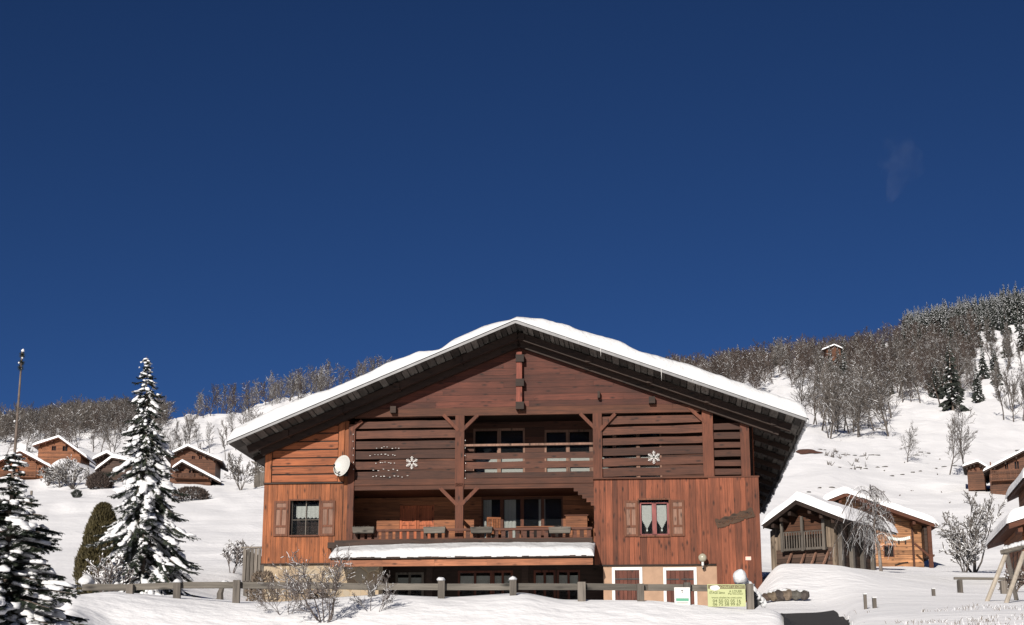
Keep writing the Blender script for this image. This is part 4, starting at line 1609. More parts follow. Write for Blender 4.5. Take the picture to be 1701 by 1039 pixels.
def plant(kind, idx, px, Y, h, label, group, cat=None, wide=1.0, loc=None):
    ms = masters[kind]
    src = ms[idx % len(ms)]
    if src.name in used: o = copy_tree(src)
    else: o = src; used.add(src.name)
    if 'master' in o: del o['master']
    p = loc or G(px, Y)
    o.location = p
    k = h / 10.0
    o.scale = (k * wide, k * wide, k)
    o.rotation_euler = (0, 0, random.uniform(0, 6.28))
    tag(o, label, cat or ('bare tree' if kind == 'bare' else 'spruce'), group)
    return o


random.seed(11)


def wood_region(n, px0, px1, Y0, Y1, h0, h1, kinds, label, group, avoid=None, wide=(.85, 1.15), kind='bare'):
    for _ in range(n):
        for tr_ in range(60):
            px = random.uniform(px0, px1); Y = math.sqrt(random.uniform(Y0 ** 2, Y1 ** 2))
            if not (1358 < px < 1406 and 560 < Y < 700) and (avoid is None or not avoid(px, Y)): break
        plant(kind, random.choice(kinds), px, Y, random.uniform(h0, h1), label, group, wide=random.uniform(*wide))


def pyof(px, Y):
    g = G(px, Y)
    k = (g.z - CAM.z) / Y
    return CY - FPX * (k * cp - sp) / (cp + k * sp)


# right hillside
wood_region(26, 1338, 1480, 345, 400, 11, 16, [0, 1, 2, 5, 6], 'bare frosted tree in the grove on the snowy slope just right of the chalet roof', 'bare trees in the grove right of the roof')
wood_region(34, 1350, 1500, 410, 560, 12, 17, [0, 3, 1, 4, 2], 'bare brown tree in the middle band of the right hillside wood', 'bare trees in the middle of the right hillside')
wood_region(38, 1490, 1610, 455, 620, 12, 18, [3, 4, 0, 1], 'bare reddish tree in the dense wood beside the tall dark spruce', 'bare trees beside the tall spruce')
wood_region(30, 1110, 1345, 520, 760, 9, 14, [0, 1, 3, 4, 6], 'bare tree in the hilltop wood seen above the right roof slope', 'bare trees above the right roof slope')
wood_region(16, 1640, 1720, 560, 700, 10, 15, [0, 2, 3], 'bare tree in the wood high on the far right slope', 'bare trees on the far right slope')
wood_region(9, 1662, 1720, 400, 440, 11, 14, [2, 0, 5], 'bare tree in the clump at the right edge of the snowy slope', 'bare trees in the clump by the right edge')
wood_region(10, 1590, 1680, 470, 540, 7, 12, [0, 2, 6], 'low bare tree on the open slope between the two dark spruces', 'low bare trees between the dark spruces')
# left hillside
wood_region(52, -60, 250, 400, 560, 7, 11, [3, 0, 4, 1], 'bare brown tree in the wood above the left chalets', 'bare trees above the left chalets')
wood_region(24, 262, 430, 340, 470, 6, 11, [0, 1, 6, 2, 5], 'bare tree on the snowy slope between the snowy spruce and the chalet eave', 'bare trees between spruce and eave')
wood_region(20, 320, 460, 650, 760, 9, 14, [4, 1, 0], 'bare tree on the ridge above the left eave', 'bare trees on the ridge by the left eave')
wood_region(44, 440, 660, 640, 770, 11, 17, [4, 1, 0, 6], 'bare tree on the ridge rising over the left roof snow', 'bare trees on the ridge over the roof')
# single ones
plant('bare', 1, 1507, 285, 7.0, 'small round bare tree alone on the open right slope', 'lone', wide=1.0).pop('group', None)
plant('bare', 0, 1577, 262, 9.0, 'thin bare tree, left of the pair on the open right slope', 'pair of thin bare trees')
plant('bare', 6, 1606, 268, 11.3, 'taller bare tree, right of the pair on the open right slope', 'pair of thin bare trees')
for (px, Y, h, wd, lab) in ((1583, 425, 19.5, 1.0, 'tallest dark snowy spruce on the right slope'), (1625, 470, 13.5, .9, 'narrow dark spruce to the right of the tallest spruce'),
                            (1673, 640, 15, .9, 'dark spruce high beside the bright clearing'), (1405, 500, 15, .8, 'dark narrow spruce among bare trees over the grove'),
                            (1363, 640, 14, .9, 'small dark spruce by the hilltop cabin, left one'), (1380, 620, 13, .9, 'small dark spruce by the hilltop cabin, right one'),
                            (1393, 632, 11, 1.2, 'squat dark spruce right in front of the hilltop cabin'), (1600, 720, 15, .9, 'dark spruce in front of the ridge forest')):
    o = plant('conifer', 2 if h > 15 else 0, px, Y, h, lab, 'dark spruces on the right slope', wide=wd)
wood_region(26, 1180, 1480, 700, 880, 9, 14, [0, 1, 3], 'small spruce on the skyline between roof and hilltop cabin', 'spruces on the skyline', kind='conifer')
wood_region(6, 1190, 1300, 620, 720, 9, 13, [0, 2], 'dark spruce rising from the hilltop wood', 'spruces in the hilltop wood', kind='conifer')


wood_region(22, 1420, 1700, 600, 760, 11, 17, [0, 2, 1], 'dark spruce mixed into the upper wood of the right slope', 'dark spruces in the upper wood of the right slope', kind='conifer')
wood_region(14, 1440, 1720, 470, 600, 9, 15, [0, 2], 'dark spruce mixed into the middle wood of the right slope', 'dark spruces in the middle wood of the right slope', kind='conifer')

# far woods that read as one mass
def forest(name, label, n, px0, px1, Y0, Y1, h0, h1, srcs, mats, kind='stuff'):
    acc_v, acc_f, acc_m = [], [], []
    base = 0
    datas = []
    for s_ in srcs:
        crown = [c for c in s_.children if c.name.startswith('crown')][0].data
        v = np.empty(len(crown.vertices) * 3); crown.vertices.foreach_get('co', v)
        datas.append((v.reshape(-1, 3), [tuple(p.vertices) for p in crown.polygons], [p.material_index for p in crown.polygons]))
    for _ in range(n):
        px = random.uniform(px0, px1); Y = math.sqrt(random.uniform(Y0 ** 2, Y1 ** 2))
        if 1355 < px < 1408 and 540 < Y < 720: continue
        g = G(px, Y)
        v, f, m_ = random.choice(datas)
        k = random.uniform(h0, h1) / 10; a = random.uniform(0, 6.28)
        wk = k * random.uniform(.85, 1.2)
        x = v[:, 0] * wk; y = v[:, 1] * wk
        vv = np.stack([x * math.cos(a) - y * math.sin(a) + g.x, x * math.sin(a) + y * math.cos(a) + g.y, v[:, 2] * k + g.z], 1)
        acc_v.append(vv)
        acc_f += [tuple(i + base for i in q) for q in f]
        acc_m += m_
        base += len(v)
    me = bpy.data.meshes.new(name)
    me.from_pydata(np.concatenate(acc_v).tolist(), [], acc_f)
    for mm in mats: me.materials.append(mm)
    me.polygons.foreach_set('material_index', acc_m)
    me.update()
    o = bpy.data.objects.new(name, me); C.objects.link(o)
    tag(o, label, 'forest', kind=kind)


lite = []
random.seed(500)
for i in range(3):
    PL = dict(lv=2, seg=[2, 2, 4], wob=.12, up=.1, rmin=.035, n=[22, 9], start=[.15, .1], ratio=[.42, .5], ang=(25, 60))
    lite.append(tree_master('bare_lite', 300 + i, 10.0, PL, M['bark_far'], .12))
conl = [far_conifer(400 + i, 10, .17, .75, .55) for i in range(3)]
random.seed(12)
forest('conifer_forest', 'snow dusted conifer forest along the top of the right ridge', 620, 1500, 1740, 800, 1080, 13, 20, conl, [M['needle_far'], M['snow_tree']])
forest('bare_forest', 'bare brown wood covering the right hillside behind the separate trees', 520, 1100, 1620, 520, 900, 9, 14, lite, [M['bark_red'], M['snow_tree']])
forest('bare_forest', 'bare frosted wood covering the left hillside up to the skyline', 640, -100, 275, 480, 850, 8, 12, lite, [M['bark_far'], M['snow_tree']])
for r_ in lite + conl:
    for c in list(r_.children): bpy.data.objects.remove(c)
    bpy.data.objects.remove(r_)


# detailed snow-laden conifer ---------------------------------------------
def snowy_conifer(name, loc, h, wfun, seed, label, nwh, per, twl, nl, snowp, wref=1.0, droop=.35, lean=(0, 0), ndense=1.0, zlow=.04, snow_size=1.0, cat='spruce', rad0=.018, frost=.2):
    random.seed(seed)
    root = empty(name, loc, 0, label, cat)
    tr, ne, sn = MB(), MB(), MB()
    ax = lambda t: Vector((lean[0] * h * t ** 1.3, lean[1] * h * t, h * t))
    tr.tube([ax(k / 8) - Vector((0, 0, .6 if k == 0 else 0)) for k in range(9)], [h * rad0 * (1 - k / 8) + .006 for k in range(9)], 8)
    for wi in range(nwh):
        t = zlow + (1 - zlow) * ((wi + random.uniform(-.3, .3)) / nwh) ** .92
        if t > .995 or t < 0: continue
        R0 = wfun(t)
        nb_ = max(3, int(per * (0.5 + .7 * (1 - t))))
        a0 = random.uniform(0, 6.28)
        for k in range(nb_):
            a = a0 + 2 * math.pi * k / nb_ + random.uniform(-.35, .35)
            Lb = R0 * random.uniform(.5, 1.15)
            if Lb < .05: continue
            dr = Vector((math.cos(a), math.sin(a), 0)); sd = Vector((-dr.y, dr.x, 0))
            dz = droop * random.uniform(.5, 1.4)
            rise = .25 if t > .8 else .0
            o = ax(min(.99, t + random.uniform(-.5, .5) / nwh))
            npt = 7
            pts = []
            for j in range(npt + 1):
                s_ = j / npt
                zz = -dz * Lb * (s_ ** 1.3) * (1.0 - .35 * s_ ** 3) + rise * Lb * s_ + .12 * Lb * math.sin(s_ * 2.2)
                pts.append(o + dr * Lb * s_ + Vector((0, 0, zz)) + sd * .03 * Lb * math.sin(s_ * 4 + a))
            tr_r = [max(.004, .012 * Lb * (1 - j / npt) + .004) for j in range(npt + 1)]
            ne.tube(pts, tr_r, 4, m=1, cap=False)
            # side twigs with needles
            ntw = max(3, int(Lb / twl * 3.2 * ndense))
            for q in range(ntw + 1):
                s_ = .12 + .88 * (q / ntw)
                f = min(s_ * npt, npt - .001); i = int(f)
                p = pts[i].lerp(pts[i + 1], f - i)
                fd = (pts[i + 1] - pts[i]).normalized()
                for side in ((-1, 1) if q < ntw else (0,)):
                    tl = twl * random.uniform(.6, 1.2) * (1.15 - .6 * s_) * min(1, max(.3, Lb / (3 * twl)))
                    if side == 0: tdir = fd
                    else: tdir = (fd * .75 + sd * side * random.uniform(.5, .9) + Vector((0, 0, random.uniform(-.55, -.05)))).normalized()
                    e = p + tdir * tl
                    tw_side = tdir.cross(Vector((0, 0, 1)))
                    if tw_side.length < .1: tw_side = sd
                    tw_side.normalize()
                    tw_up = tw_side.cross(tdir)
                    nn = max(4, int(6 * ndense))
                    mi = 3 if random.random() < frost else (0 if random.random() < .7 else 2)
                    vs, fs = [], []
                    for z_ in range(nn):
                        c = p.lerp(e, (z_ + random.random() * .6) / nn)
                        for sgn_ in (-1, 1, random.choice((-.3, .3))):
                            ti = c + (tdir * .7 + tw_side * sgn_ * random.uniform(.7, 1.1) + tw_up * random.uniform(-.6, .25)) * nl * random.uniform(.8, 1.3)
                            b_ = len(vs)
                            wv = tdir * nl * .30
                            vs += [c - wv, c + wv, ti]
                            fs.append((b_, b_ + 1, b_ + 2))
                    ne.add(vs, fs, mi)
            # snow lying on the branch
            if random.random() < snowp:
                s0 = random.uniform(.15, .5); s1 = random.uniform(.75, 1.0)
                nbb = max(2, int(Lb * (s1 - s0) / (.075 * snow_size)))
                for q in range(nbb):
                    s_ = s0 + (s1 - s0) * (q + random.random() * .5) / nbb
                    f = min(s_ * npt, npt - .001); i = int(f)
                    p = pts[i].lerp(pts[i + 1], f - i) + sd * random.gauss(0, .075) * snow_size * (1.1 - s_)
                    fd = (pts[i + 1] - pts[i]).normalized()
                    rw = random.uniform(.025, .10) * snow_size * (.3 + .7 * min(1, Lb / wref))
                    rot = Matrix((fd, sd, fd.cross(sd) * (1 if fd.cross(sd).z > 0 else -1))).transposed()
                    sn.blob(p + Vector((0, 0, rw * .5)), rw * random.uniform(1.1, 1.9), rw * random.uniform(.8, 1.4), rw * random.uniform(.45, .7), nz=5, na=7, jit=.35, rot=rot, flat=rw * .3)
    tr.build('trunk', M['bark'], root)
    ne.build('crown', [M['needle'], M['bark'], M['needle2'], M['snow_tree']], root)
    if sn.v: sn.build('branch_snow', M['snow_tree'], root, smooth=True)
    return root


# the spruce in front of the meadow: height and half-width read from its outline
SY_ = 47.0
sp_g = G(237, SY_)
sp_top = P(244, 592, SY_)
sp_h = sp_top.z - sp_g.z
spz = [0, .05, .15, .3, .42, .55, .62, .70, .78, .86, .93, 1.0]
spw = [1.2, 1.45, 1.55, 1.45, 1.2, 1.05, .74, .78, .55, .42, .22, .01]
snowy_conifer('snowy_spruce', sp_g, sp_h, lambda t: float(np.interp(t, spz, spw)), 21,
              'tall snow laden spruce standing behind the left end of the fence', 31, 12, .27, .05, .72, droop=1.15,
              lean=((sp_top.x - sp_g.x) / sp_h, 0), ndense=1.6, snow_size=1.5, rad0=.012, frost=.17)
# near tree at the left edge
NY = 13.0
ng = G(-14, NY)
ntop = P(37, 583, NY)
nh = ntop.z - ng.z
kk = 1 / nh
def nwf(t):
    zz = ng.z + t * nh
    # pixel row at this height
    k = (zz - CAM.z) / NY
    py = CY - FPX * (k * cp - sp) / (cp + k * sp)
    return float(np.interp(py, [583, 745, 750, 770, 820, 850, 885, 940, 1000, 1080, 1300], [.012, .015, .07, .08, .10, .30, .52, .50, .58, .62, .7]))
snowy_conifer('young_fir', ng, nh, nwf, 33, 'nearest young fir at the left edge with a tall bare leader', 40, 11, .10, .022, .75, droop=.30,
              lean=((ntop.x - ng.x) / nh, 0), ndense=2.4, snow_size=.62, wref=.45, frost=.18, cat='fir', rad0=.008)
tops = [c for c in bpy.data.objects if c.name.startswith('young_fir')][0]
mb = MB()
for (px, py, r_) in ((38, 583, .014), (37, 595, .009), (32, 603, .010), (35, 613, .008), (24, 700, .01), (22, 730, .01)):
    mb.blob(P(px, py, NY) - ng, r_, r_, r_ * .9, jit=.3)
mb.build('leader_snow', M['snow_tree'], tops, smooth=True)
mb = MB()
for (px, py) in ((36, 603), (34, 612), (37, 590)):
    c = P(px, py, NY) - ng
    for k in range(160):
        d = Vector((random.gauss(0, 1), random.gauss(0, 1), random.gauss(0, 1))).normalized()
        s_ = d.orthogonal().normalized() * .002
        mb.add([c - s_, c + s_, c + d * .034], [(0, 1, 2)])
mb.build('bud_cluster', M['needle'], tops)


# thuja: dense upright olive shrub ------------------------------------------
def dense_shrub(name, px, Y, h, w0, seed, label, mat, n=9000, cat='shrub', top=.75, leaf=.05, snow=0, shape=None):
    random.seed(seed)
    g = G(px, Y)
    root = empty(name, g, 0, label, cat)
    mb, sn = MB(), MB()
    for k in range(n):
        t = random.random() ** .9
        a = random.uniform(0, 6.28)
        rr = w0 * (shape(t) if shape else (math.sin(math.pi * min(1, (t * .9 + .12)) ) ** .6))
        rr *= (1 + .22 * mnoise.noise(Vector((math.cos(a) * 2, math.sin(a) * 2, t * 6 + seed)))) * random.uniform(.6, 1.02)
        c = Vector((math.cos(a) * rr, math.sin(a) * rr, t * h))
        d = Vector((math.cos(a) * .5 + random.gauss(0, .3), math.sin(a) * .5 + random.gauss(0, .3), 1 + random.gauss(0, .3))).normalized()
        s_ = d.cross(Vector((random.gauss(0, 1), random.gauss(0, 1), 0))).normalized()
        L_ = leaf * random.uniform(.8, 1.8)
        mb.add([c - s_ * L_ * .35, c + s_ * L_ * .35, c + d * L_ * 1.6], [(0, 1, 2)], 0)
    tr = MB(); tr.tube([(0, 0, -.3), (0, 0, h * .8)], [.07, .02], 6); tr.build('stem', M['bark'], root)
    for k in range(snow):
        t = random.uniform(.5, 1); a = random.uniform(0, 6.28)
        rr = w0 * .8 * (1 - t * .5) * random.random()
        sn.blob((math.cos(a) * rr, math.sin(a) * rr, h * t), leaf * random.uniform(1, 3), leaf * random.uniform(1, 3), leaf * random.uniform(.5, 1.2), jit=.3)
    mb.build('foliage', mat, root)
    if snow: sn.build('snow_cover', M['snow_tree'], root, smooth=True)
    return root


dense_shrub('thuja_shrub', 163, 50.5, 2.9, .80, 5, 'dense olive brown conical thuja left of the snowy spruce', M['thuja'], n=26000, leaf=.045, shape=lambda t: (1 - t) ** .45 * (.75 + .35 * min(1, t * 4)))


# twiggy shrubs --------------------------------------------------------------
def twig_shrub(name, loc, h, spread, stems, seed, label, bark, snow, rmin, lv=3, n=(5, 4, 3), cat='shrub', rad=.02, up=.06, ang=(20, 50), ratio=(.55, .6, .6), start=(.25, .2, .1)):
    random.seed(seed)
    root = empty(name, loc, 0, label, cat)
    cr = MB()
    prm = dict(lv=lv, seg=[3, 3, 4, 5], wob=.14, up=up, rmin=rmin, n=list(n), start=list(start), ratio=list(ratio), ang=ang)
    for k in range(stems):
        a = random.uniform(0, 6.28); e = random.uniform(.05, spread)
        d = Vector((math.cos(a) * e, math.sin(a) * e, 1)).normalized()
        grow(cr, Vector((math.cos(a) * .08, math.sin(a) * .08, -.1)), d, h * random.uniform(.6, 1.0), rad * random.uniform(.6, 1), lv, prm, snow)
    cr.build('branches', [bark, M['snow_tree']], root)
    return root


M['bark_grey'] = plain('bark_grey', (.085, .07, .065), .9, 0, 12, .35, .2)
def GP(px, py, Y):          # point on the ray, for shrubs rooted just below the frame
    return P(px, py, Y)
twig_shrub('bare_shrub', G(540, 31.0), 1.3, .85, 9, 61, 'bare grey snow dusted shrub in front of the fence below the stone wall', M['bark_grey'], .2, .0035, n=(7, 5, 4), rad=.016)
twig_shrub('bare_shrub', G(475, 31.6), .85, .9, 5, 62, 'low bare shrub at the left foot of the larger grey shrub', M['bark_grey'], .35, .003, n=(6, 4, 4), rad=.01)
twig_shrub('bare_shrub', G(622, 31.6), .8, .8, 5, 63, 'low bare shrub at the right foot of the larger grey shrub', M['bark_grey'], .35, .003, n=(6, 4, 4), rad=.01)
twig_shrub('snowy_shrub', G(175, 37.0), 1.0, .9, 12, 64, 'frost white twiggy shrub behind the left end of the rail', M['bark_grey'], .95, .010, n=(5, 3, 2), rad=.016)
twig_shrub('snowy_shrub', G(385, 80), 1.9, .5, 4, 66, 'small frosted shrub left of the grey side balcony', M['bark_grey'], .8, .014, n=(8, 5, 3), rad=.03)
# big frosted shrub tree between the orange chalet and the right edge
twig_shrub('frosted_tree', G(1618, 96), 4.6, .45, 5, 67, 'frosted bare tree between the orange chalet and the right-hand house', M['bark_far'], .5, .017, n=(10, 6, 4), rad=.08, cat='bare tree', ratio=(.5, .5, .6))
twig_shrub('frosted_shrub', G(1603, 94), 2.4, .9, 9, 68, 'low snow covered shrub at the foot of the frosted bare tree', M['bark_far'], .8, .02, n=(6, 4, 3), rad=.04)
# drooping birch
random.seed(70)
bg_ = G(1464, 84)
birch = empty('weeping_birch', bg_, 0, 'small weeping birch with drooping frosted twigs in front of the orange chalet', 'birch')
tb_, cb_ = MB(), MB()
tp = [Vector((0, 0, -.3)), Vector((-.06, 0, 1.2)), Vector((-.25, 0, 2.4)), Vector((-.1, 0, 3.6)), Vector((-.35, 0, 4.7))]
tp = [Vector((p.x, p.y, p.z * .95)) for p in tp]
tb_.tube(tp, [.10, .085, .06, .045, .02], 7)
for k in range(46):
    f = random.uniform(1.4, 3.95); i = int(f); p = tp[i].lerp(tp[i + 1], f - i)
    a = random.uniform(0, 6.28); L_ = random.uniform(.6, 2.4) * (1.15 if math.cos(a) < 0 else .45)
    dr = Vector((math.cos(a), math.sin(a) * .8, 0))
    pts = [p + dr * L_ * s_ + Vector((0, 0, .55 * math.sin(s_ * 3.0) * L_ * .5 - 1.0 * s_ ** 2.2 * L_ * .6)) for s_ in [j / 7 for j in range(8)]]
    cb_.tube(pts, [.022 * (1 - j / 9) + .006 for j in range(8)], 4, m=0 if random.random() < .8 else 1, cap=False)
    for q in range(22):
        s_ = random.uniform(.25, 1) * 7; i2 = min(int(s_), 6); b_ = pts[i2].lerp(pts[i2 + 1], s_ - i2)
        l2 = random.uniform(.25, .9)
        e1 = b_ + Vector((random.gauss(0, .15), random.gauss(0, .15), -l2 * .3)); e2 = e1 + Vector((random.gauss(0, .15), random.gauss(0, .15), -l2 * .7))
        cb_.tube([b_, e1, e2], [.006, .005, .004], 3, m=1 if random.random() < .35 else 0, cap=False)
tb_.build('trunk', M['birch'], birch, smooth=True)
cb_.build('crown', [M['bark_grey'], M['snow_tree']], birch)


# ------------------------------------------------------------------ other chalets
def chalet(name, label, px, Y, wpx, apx, py_ap, py_eL, py_eR, dep, rot, wall, cat='chalet', ovf=1.0, ovs=.8, snow=.45, base_h=.0, balcony=None, wins=(), chimney=False, sink=1.5, base_py=None, trim='wood_dark', door=None, gtab=None):
    """gable chalet. wpx: wall edges (px0, px1); apx: apex px; py_*: roof line rows at the front verge (undersides)"""
    mid = (wpx[0] + wpx[1]) / 2
    if base_py is not None: O = P(mid, base_py, Y)
    else: O = G(mid, Y)
    root = empty(name, O, rot, label, cat)
    ca, sa = math.cos(rot), math.sin(rot)

    def LF(px_, py_, v):
        d = ray(px_, py_)
        nx, ny = -sa, ca
        k = ((O.x - CAM.x) * nx + (O.y - CAM.y) * ny + v) / (d.x * nx + d.y * ny)
        h = CAM + d * k
        return ((h.x - O.x) * ca + (h.y - O.y) * sa, h.z - O.z)
    A = LF(apx, py_ap, -ovf)
    EL = LF(*py_eL, -ovf); ER = LF(*py_eR, -ovf)
    u0 = LF(wpx[0], py_eL[1], 0)[0]; u1 = LF(wpx[1], py_eR[1], 0)[0]
    sl = (A[1] - EL[1]) / max(.01, (A[0] - EL[0])); sr = (A[1] - ER[1]) / max(.01, (ER[0] - A[0]))

    def und(poly, off=.01):
        p = clip(poly, lambda q: (A[1] - off + sl * (q[0] - A[0])) - q[1])
        return clip(p, lambda q: (A[1] - off - sr * (q[0] - A[0])) - q[1])
    holes = []
    for wv in wins:
        a_ = LF(wv[0], wv[2], 0); b_ = LF(wv[1], wv[3], 0)
        holes.append((a_[0], b_[0], b_[1], a_[1]))
    m_ = MB()
    for a_, b_, c_, d_ in rects(u0, u1, -sink, 30, holes):
        m_.prism(und([(a_, c_), (b_, c_), (b_, d_), (a_, d_)]), 0, .2, r=.5)
    m_.prism(und([(u0, -sink), (u0 + .2, -sink), (u0 + .2, 30), (u0, 30)]), .2, dep, r=.5)
    m_.prism(und([(u1 - .2, -sink), (u1, -sink), (u1, 30), (u1 - .2, 30)]), .2, dep, r=.5)
    m_.prism(und([(u0 + .2, -sink), (u1 - .2, -sink), (u1 - .2, 30), (u0 + .2, 30)]), dep - .2, dep, r=.5)
    m_.build('wall', wall, root)
    th_ = .2
    m_ = MB()
    m_.prism([(EL[0], EL[1]), (A[0], A[1]), (A[0], A[1] + th_), (EL[0], EL[1] + th_)], -ovf, dep + ovf)
    m_.prism([(A[0], A[1]), (ER[0], ER[1]), (ER[0], ER[1] + th_), (A[0], A[1] + th_)], -ovf, dep + ovf)
    rf = m_.build('roof', M[trim], root)
    m_ = MB()
    m_.prism([(EL[0], EL[1] - .08), (A[0], A[1] - .08), (A[0], A[1] + th_), (EL[0], EL[1] + th_)], -ovf - .05, -ovf - .003)
    m_.prism([(A[0], A[1] - .08), (ER[0], ER[1] - .08), (ER[0], ER[1] + th_), (A[0], A[1] + th_)], -ovf - .05, -ovf - .003)
    m_.build('fascia', M[trim], rf)
    for f in (.25, .5, .75):
        for E in (EL, ER):
            m_ = MB()
            x = A[0] + (E[0] - A[0]) * f; z_ = A[1] + (E[1] - A[1]) * f
            m_.box(x - .1, x + .1, -ovf + .15, -.003, z_ - .36, z_ - .12); m_.build('purlin', M[trim], rf)

    def bs(s_, w_):
        x = EL[0] - .1 + s_
        zz = A[1] - (sl * (A[0] - x) if x < A[0] else sr * (x - A[0]))
        return (x, -ovf - .12 + w_, zz + th_)
    W_ = ER[0] - EL[0] + .2; D_ = dep + 2 * ovf + .2
    snow_pad(bs, W_, D_, lambda s_, w_: snow * (1 + .25 * mnoise.noise(Vector((s_ * .5 + px, w_ * .5, 1)))), r=min(.45, snow), ns=int(W_ * 2.5) + 6, nw=int(D_ * 1.5) + 4, parent=rf, nz=.1, drop=.02, name='roof_snow', mat=M['snow_ground'])
    for i, h in enumerate(holes):
        a_, b_, c_, d_ = h
        m_ = MB(); t_ = .07
        m_.box(a_, a_ + t_, -.04, .1, c_, d_); m_.box(b_ - t_, b_, -.04, .1, c_, d_); m_.box(a_ + t_, b_ - t_, -.04, .1, d_ - t_, d_); m_.box(a_ + t_, b_ - t_, -.04, .1, c_, c_ + t_)
        m_.box((a_ + b_) / 2 - .03, (a_ + b_) / 2 + .03, -.03, .09, c_ + t_, d_ - t_)
        wi = m_.build('window', M['wood_shutter'], root)
        m_ = MB(); m_.box(a_ + t_, b_ - t_, .02, .03, c_ + t_, d_ - t_); m_.build('pane', M['glass'], wi)
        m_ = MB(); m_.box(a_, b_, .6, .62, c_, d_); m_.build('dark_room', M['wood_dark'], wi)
    if balcony:
        x0, x1, pt, pb, outv = balcony
        a_ = LF(x0, pt, -outv); b_ = LF(x1, pb, -outv)
        m_ = MB()
        m_.box(a_[0], b_[0], -outv, -.003, b_[1] - .12, b_[1])
        m_.box(a_[0], b_[0], -outv, -outv + .07, a_[1] - .08, a_[1])
        u = a_[0]
        while u < b_[0]:
            m_.box(u, u + .09, -outv + .01, -outv + .05, b_[1], a_[1] - .08); u += .2
        for uu in (a_[0], (a_[0] + b_[0]) / 2, b_[0] - .16):
            m_.box(uu, uu + .16, -outv, -outv + .15, b_[1] - .2, min(a_[1] + 1.2, A[1] - .6))
        m_.build('balcony', M['far_red'] if wall != M['far_grey'] else M['wood_grey_v'], root)
    if chimney:
        cx, cy_, hh = chimney
        q_ = LF(cx, cy_, dep * .4)
        m_ = MB(); m_.box(q_[0] - .2, q_[0] + .2, dep * .4 - .2, dep * .4 + .2, q_[1] - 2.5, q_[1]); m_.build('chimney', M['zinc'], rf)
        m_ = MB(); m_.box(q_[0] - .32, q_[0] + .32, dep * .4 - .3, dep * .4 + .3, q_[1] + .1, q_[1] + .18); m_.build('chimney_cap', M['zinc'], rf)
    if door:
        a_ = LF(door[0], door[2], 0); b_ = LF(door[1], door[3], 0)
        m_ = MB(); m_.box(a_[0], b_[0], -.05, -.003, b_[1], a_[1]); m_.build('door', M['wood_door'], root)
    return root, LF


# left side
chalet('orange_chalet', 'orange chalet at the left edge below the upper one', 34, 262, (-12, 72), 33, 751, (-22, 778), (84, 778), 9, .12, M['far_orange'], wins=((6, 16, 772, 783), (26, 34, 762, 770)), balcony=(-12, 60, 783, 792, .9), trim='wood_beam', snow=.5, chimney=(48, 746, 1))
chalet('hillside_chalet', 'red-brown chalet standing highest on the left meadow slope', 98, 318, (64, 134), 97, 728, (54, 742), (144, 762), 9, .06, M['far_orange'], wins=((86, 93, 741, 749), (104, 112, 741, 750)), trim='wood_beam', snow=.5, sink=5)
chalet('dark_hut', 'small dark hut left of the snowy spruce with thick roof snow', 178, 290, (160, 196), 177, 754, (154, 765), (200, 768), 7, .1, M['far_dark'], snow=.6, base_py=785, sink=5)
chalet('dark_hut', 'low lean roofed shed touching the snowy spruce', 195, 270, (163, 225), 186, 762, (158, 783), (230, 770), 6, -.2, M['far_dark'], snow=.6, base_py=796, sink=5, ovf=.5)
chalet('brown_chalet', 'dark red chalet behind, its gable rising over the balcony chalet', 320, 262, (284, 358), 312, 743, (274, 760), (369, 768), 9, .08, M['far_red'], wins=((318, 324, 757, 764), (330, 336, 757, 764)), snow=.4, base_py=800, sink=4)
chalet('balcony_chalet', 'dark chalet with a wooden balcony right of the snowy spruce', 315, 246, (291, 350), 302, 769, (286, 780), (366, 803), 8, .10, M['far_red'], wins=((298, 305, 779, 784), (313, 322, 781, 787)), balcony=(289, 346, 786, 794, 1.0), snow=.4, ovf=1.3)
# right side
chalet('ridge_cabin', 'tiny brown cabin on the hilltop skyline', 1388, 690, (1373, 1396), 1386, 574, (1366, 582), (1400, 580), 6, .0, M['far_red'], snow=.6, base_py=590, sink=8)
chalet('slope_hut', 'small brown hut beside the larger chalet high on the right slope', 1620, 228, (1606, 1636), 1624, 769, (1600, 777), (1641, 779), 6, R_(-17), M['far_red'], snow=.35, base_py=791, sink=2, wins=((1618, 1623, 778, 784),))
chalet('slope_chalet', 'brown chalet with a balcony cut by the right edge of the picture', 1690, 222, (1643, 1765), 1706, 748, (1634, 785), (1780, 780), 10, R_(-18), M['far_red'], snow=.35, base_py=800, sink=2, wins=((1668, 1676, 768, 780), (1684, 1694, 766, 780)), balcony=(1645, 1760, 782, 793, 1.0), chimney=(1690, 750, 1))

# grey barn, turned so that its long side shows
AY = 100.0
barn, LB = chalet('grey_barn', 'weathered grey barn with a railed loft and thick roof snow', 1335, AY, (1279, 1386), 1323, 836, (1268, 877), (1401, 866), 6.6, R_(-33), M['far_grey'], snow=.55, base_py=943, sink=3, ovf=1.3,
                  wins=(), trim='wood_dark')
a_ = LB(1297, 862, 0); b_ = LB(1371, 893, 0)
mb = MB(); mb.box(a_[0], b_[0], -.06, -.003, b_[1], a_[1]); mb.prism([(a_[0], a_[1]), (b_[0], a_[1]), ((a_[0] + b_[0]) / 2, a_[1] + .9)], -.06, -.003)
mb.build('loft_wall', M['far_red'], barn)
mb = MB()
b2 = LB(1371, 908, -.5); a2 = LB(1297, 885, -.5)
mb.box(a2[0], b2[0], -.55, -.003, b2[1] - .14, b2[1]); mb.box(a2[0], b2[0], -.55, -.49, a2[1] - .07, a2[1])
u = a2[0]
while u < b2[0]: mb.box(u, u + .07, -.54, -.5, b2[1], a2[1] - .07); u += .17
for uu in (a2[0], (a2[0] + b2[0]) / 2 - .1, b2[0] - .15): mb.box(uu, uu + .16, -.6, -.44, b2[1] - .2, a2[1] + .9)
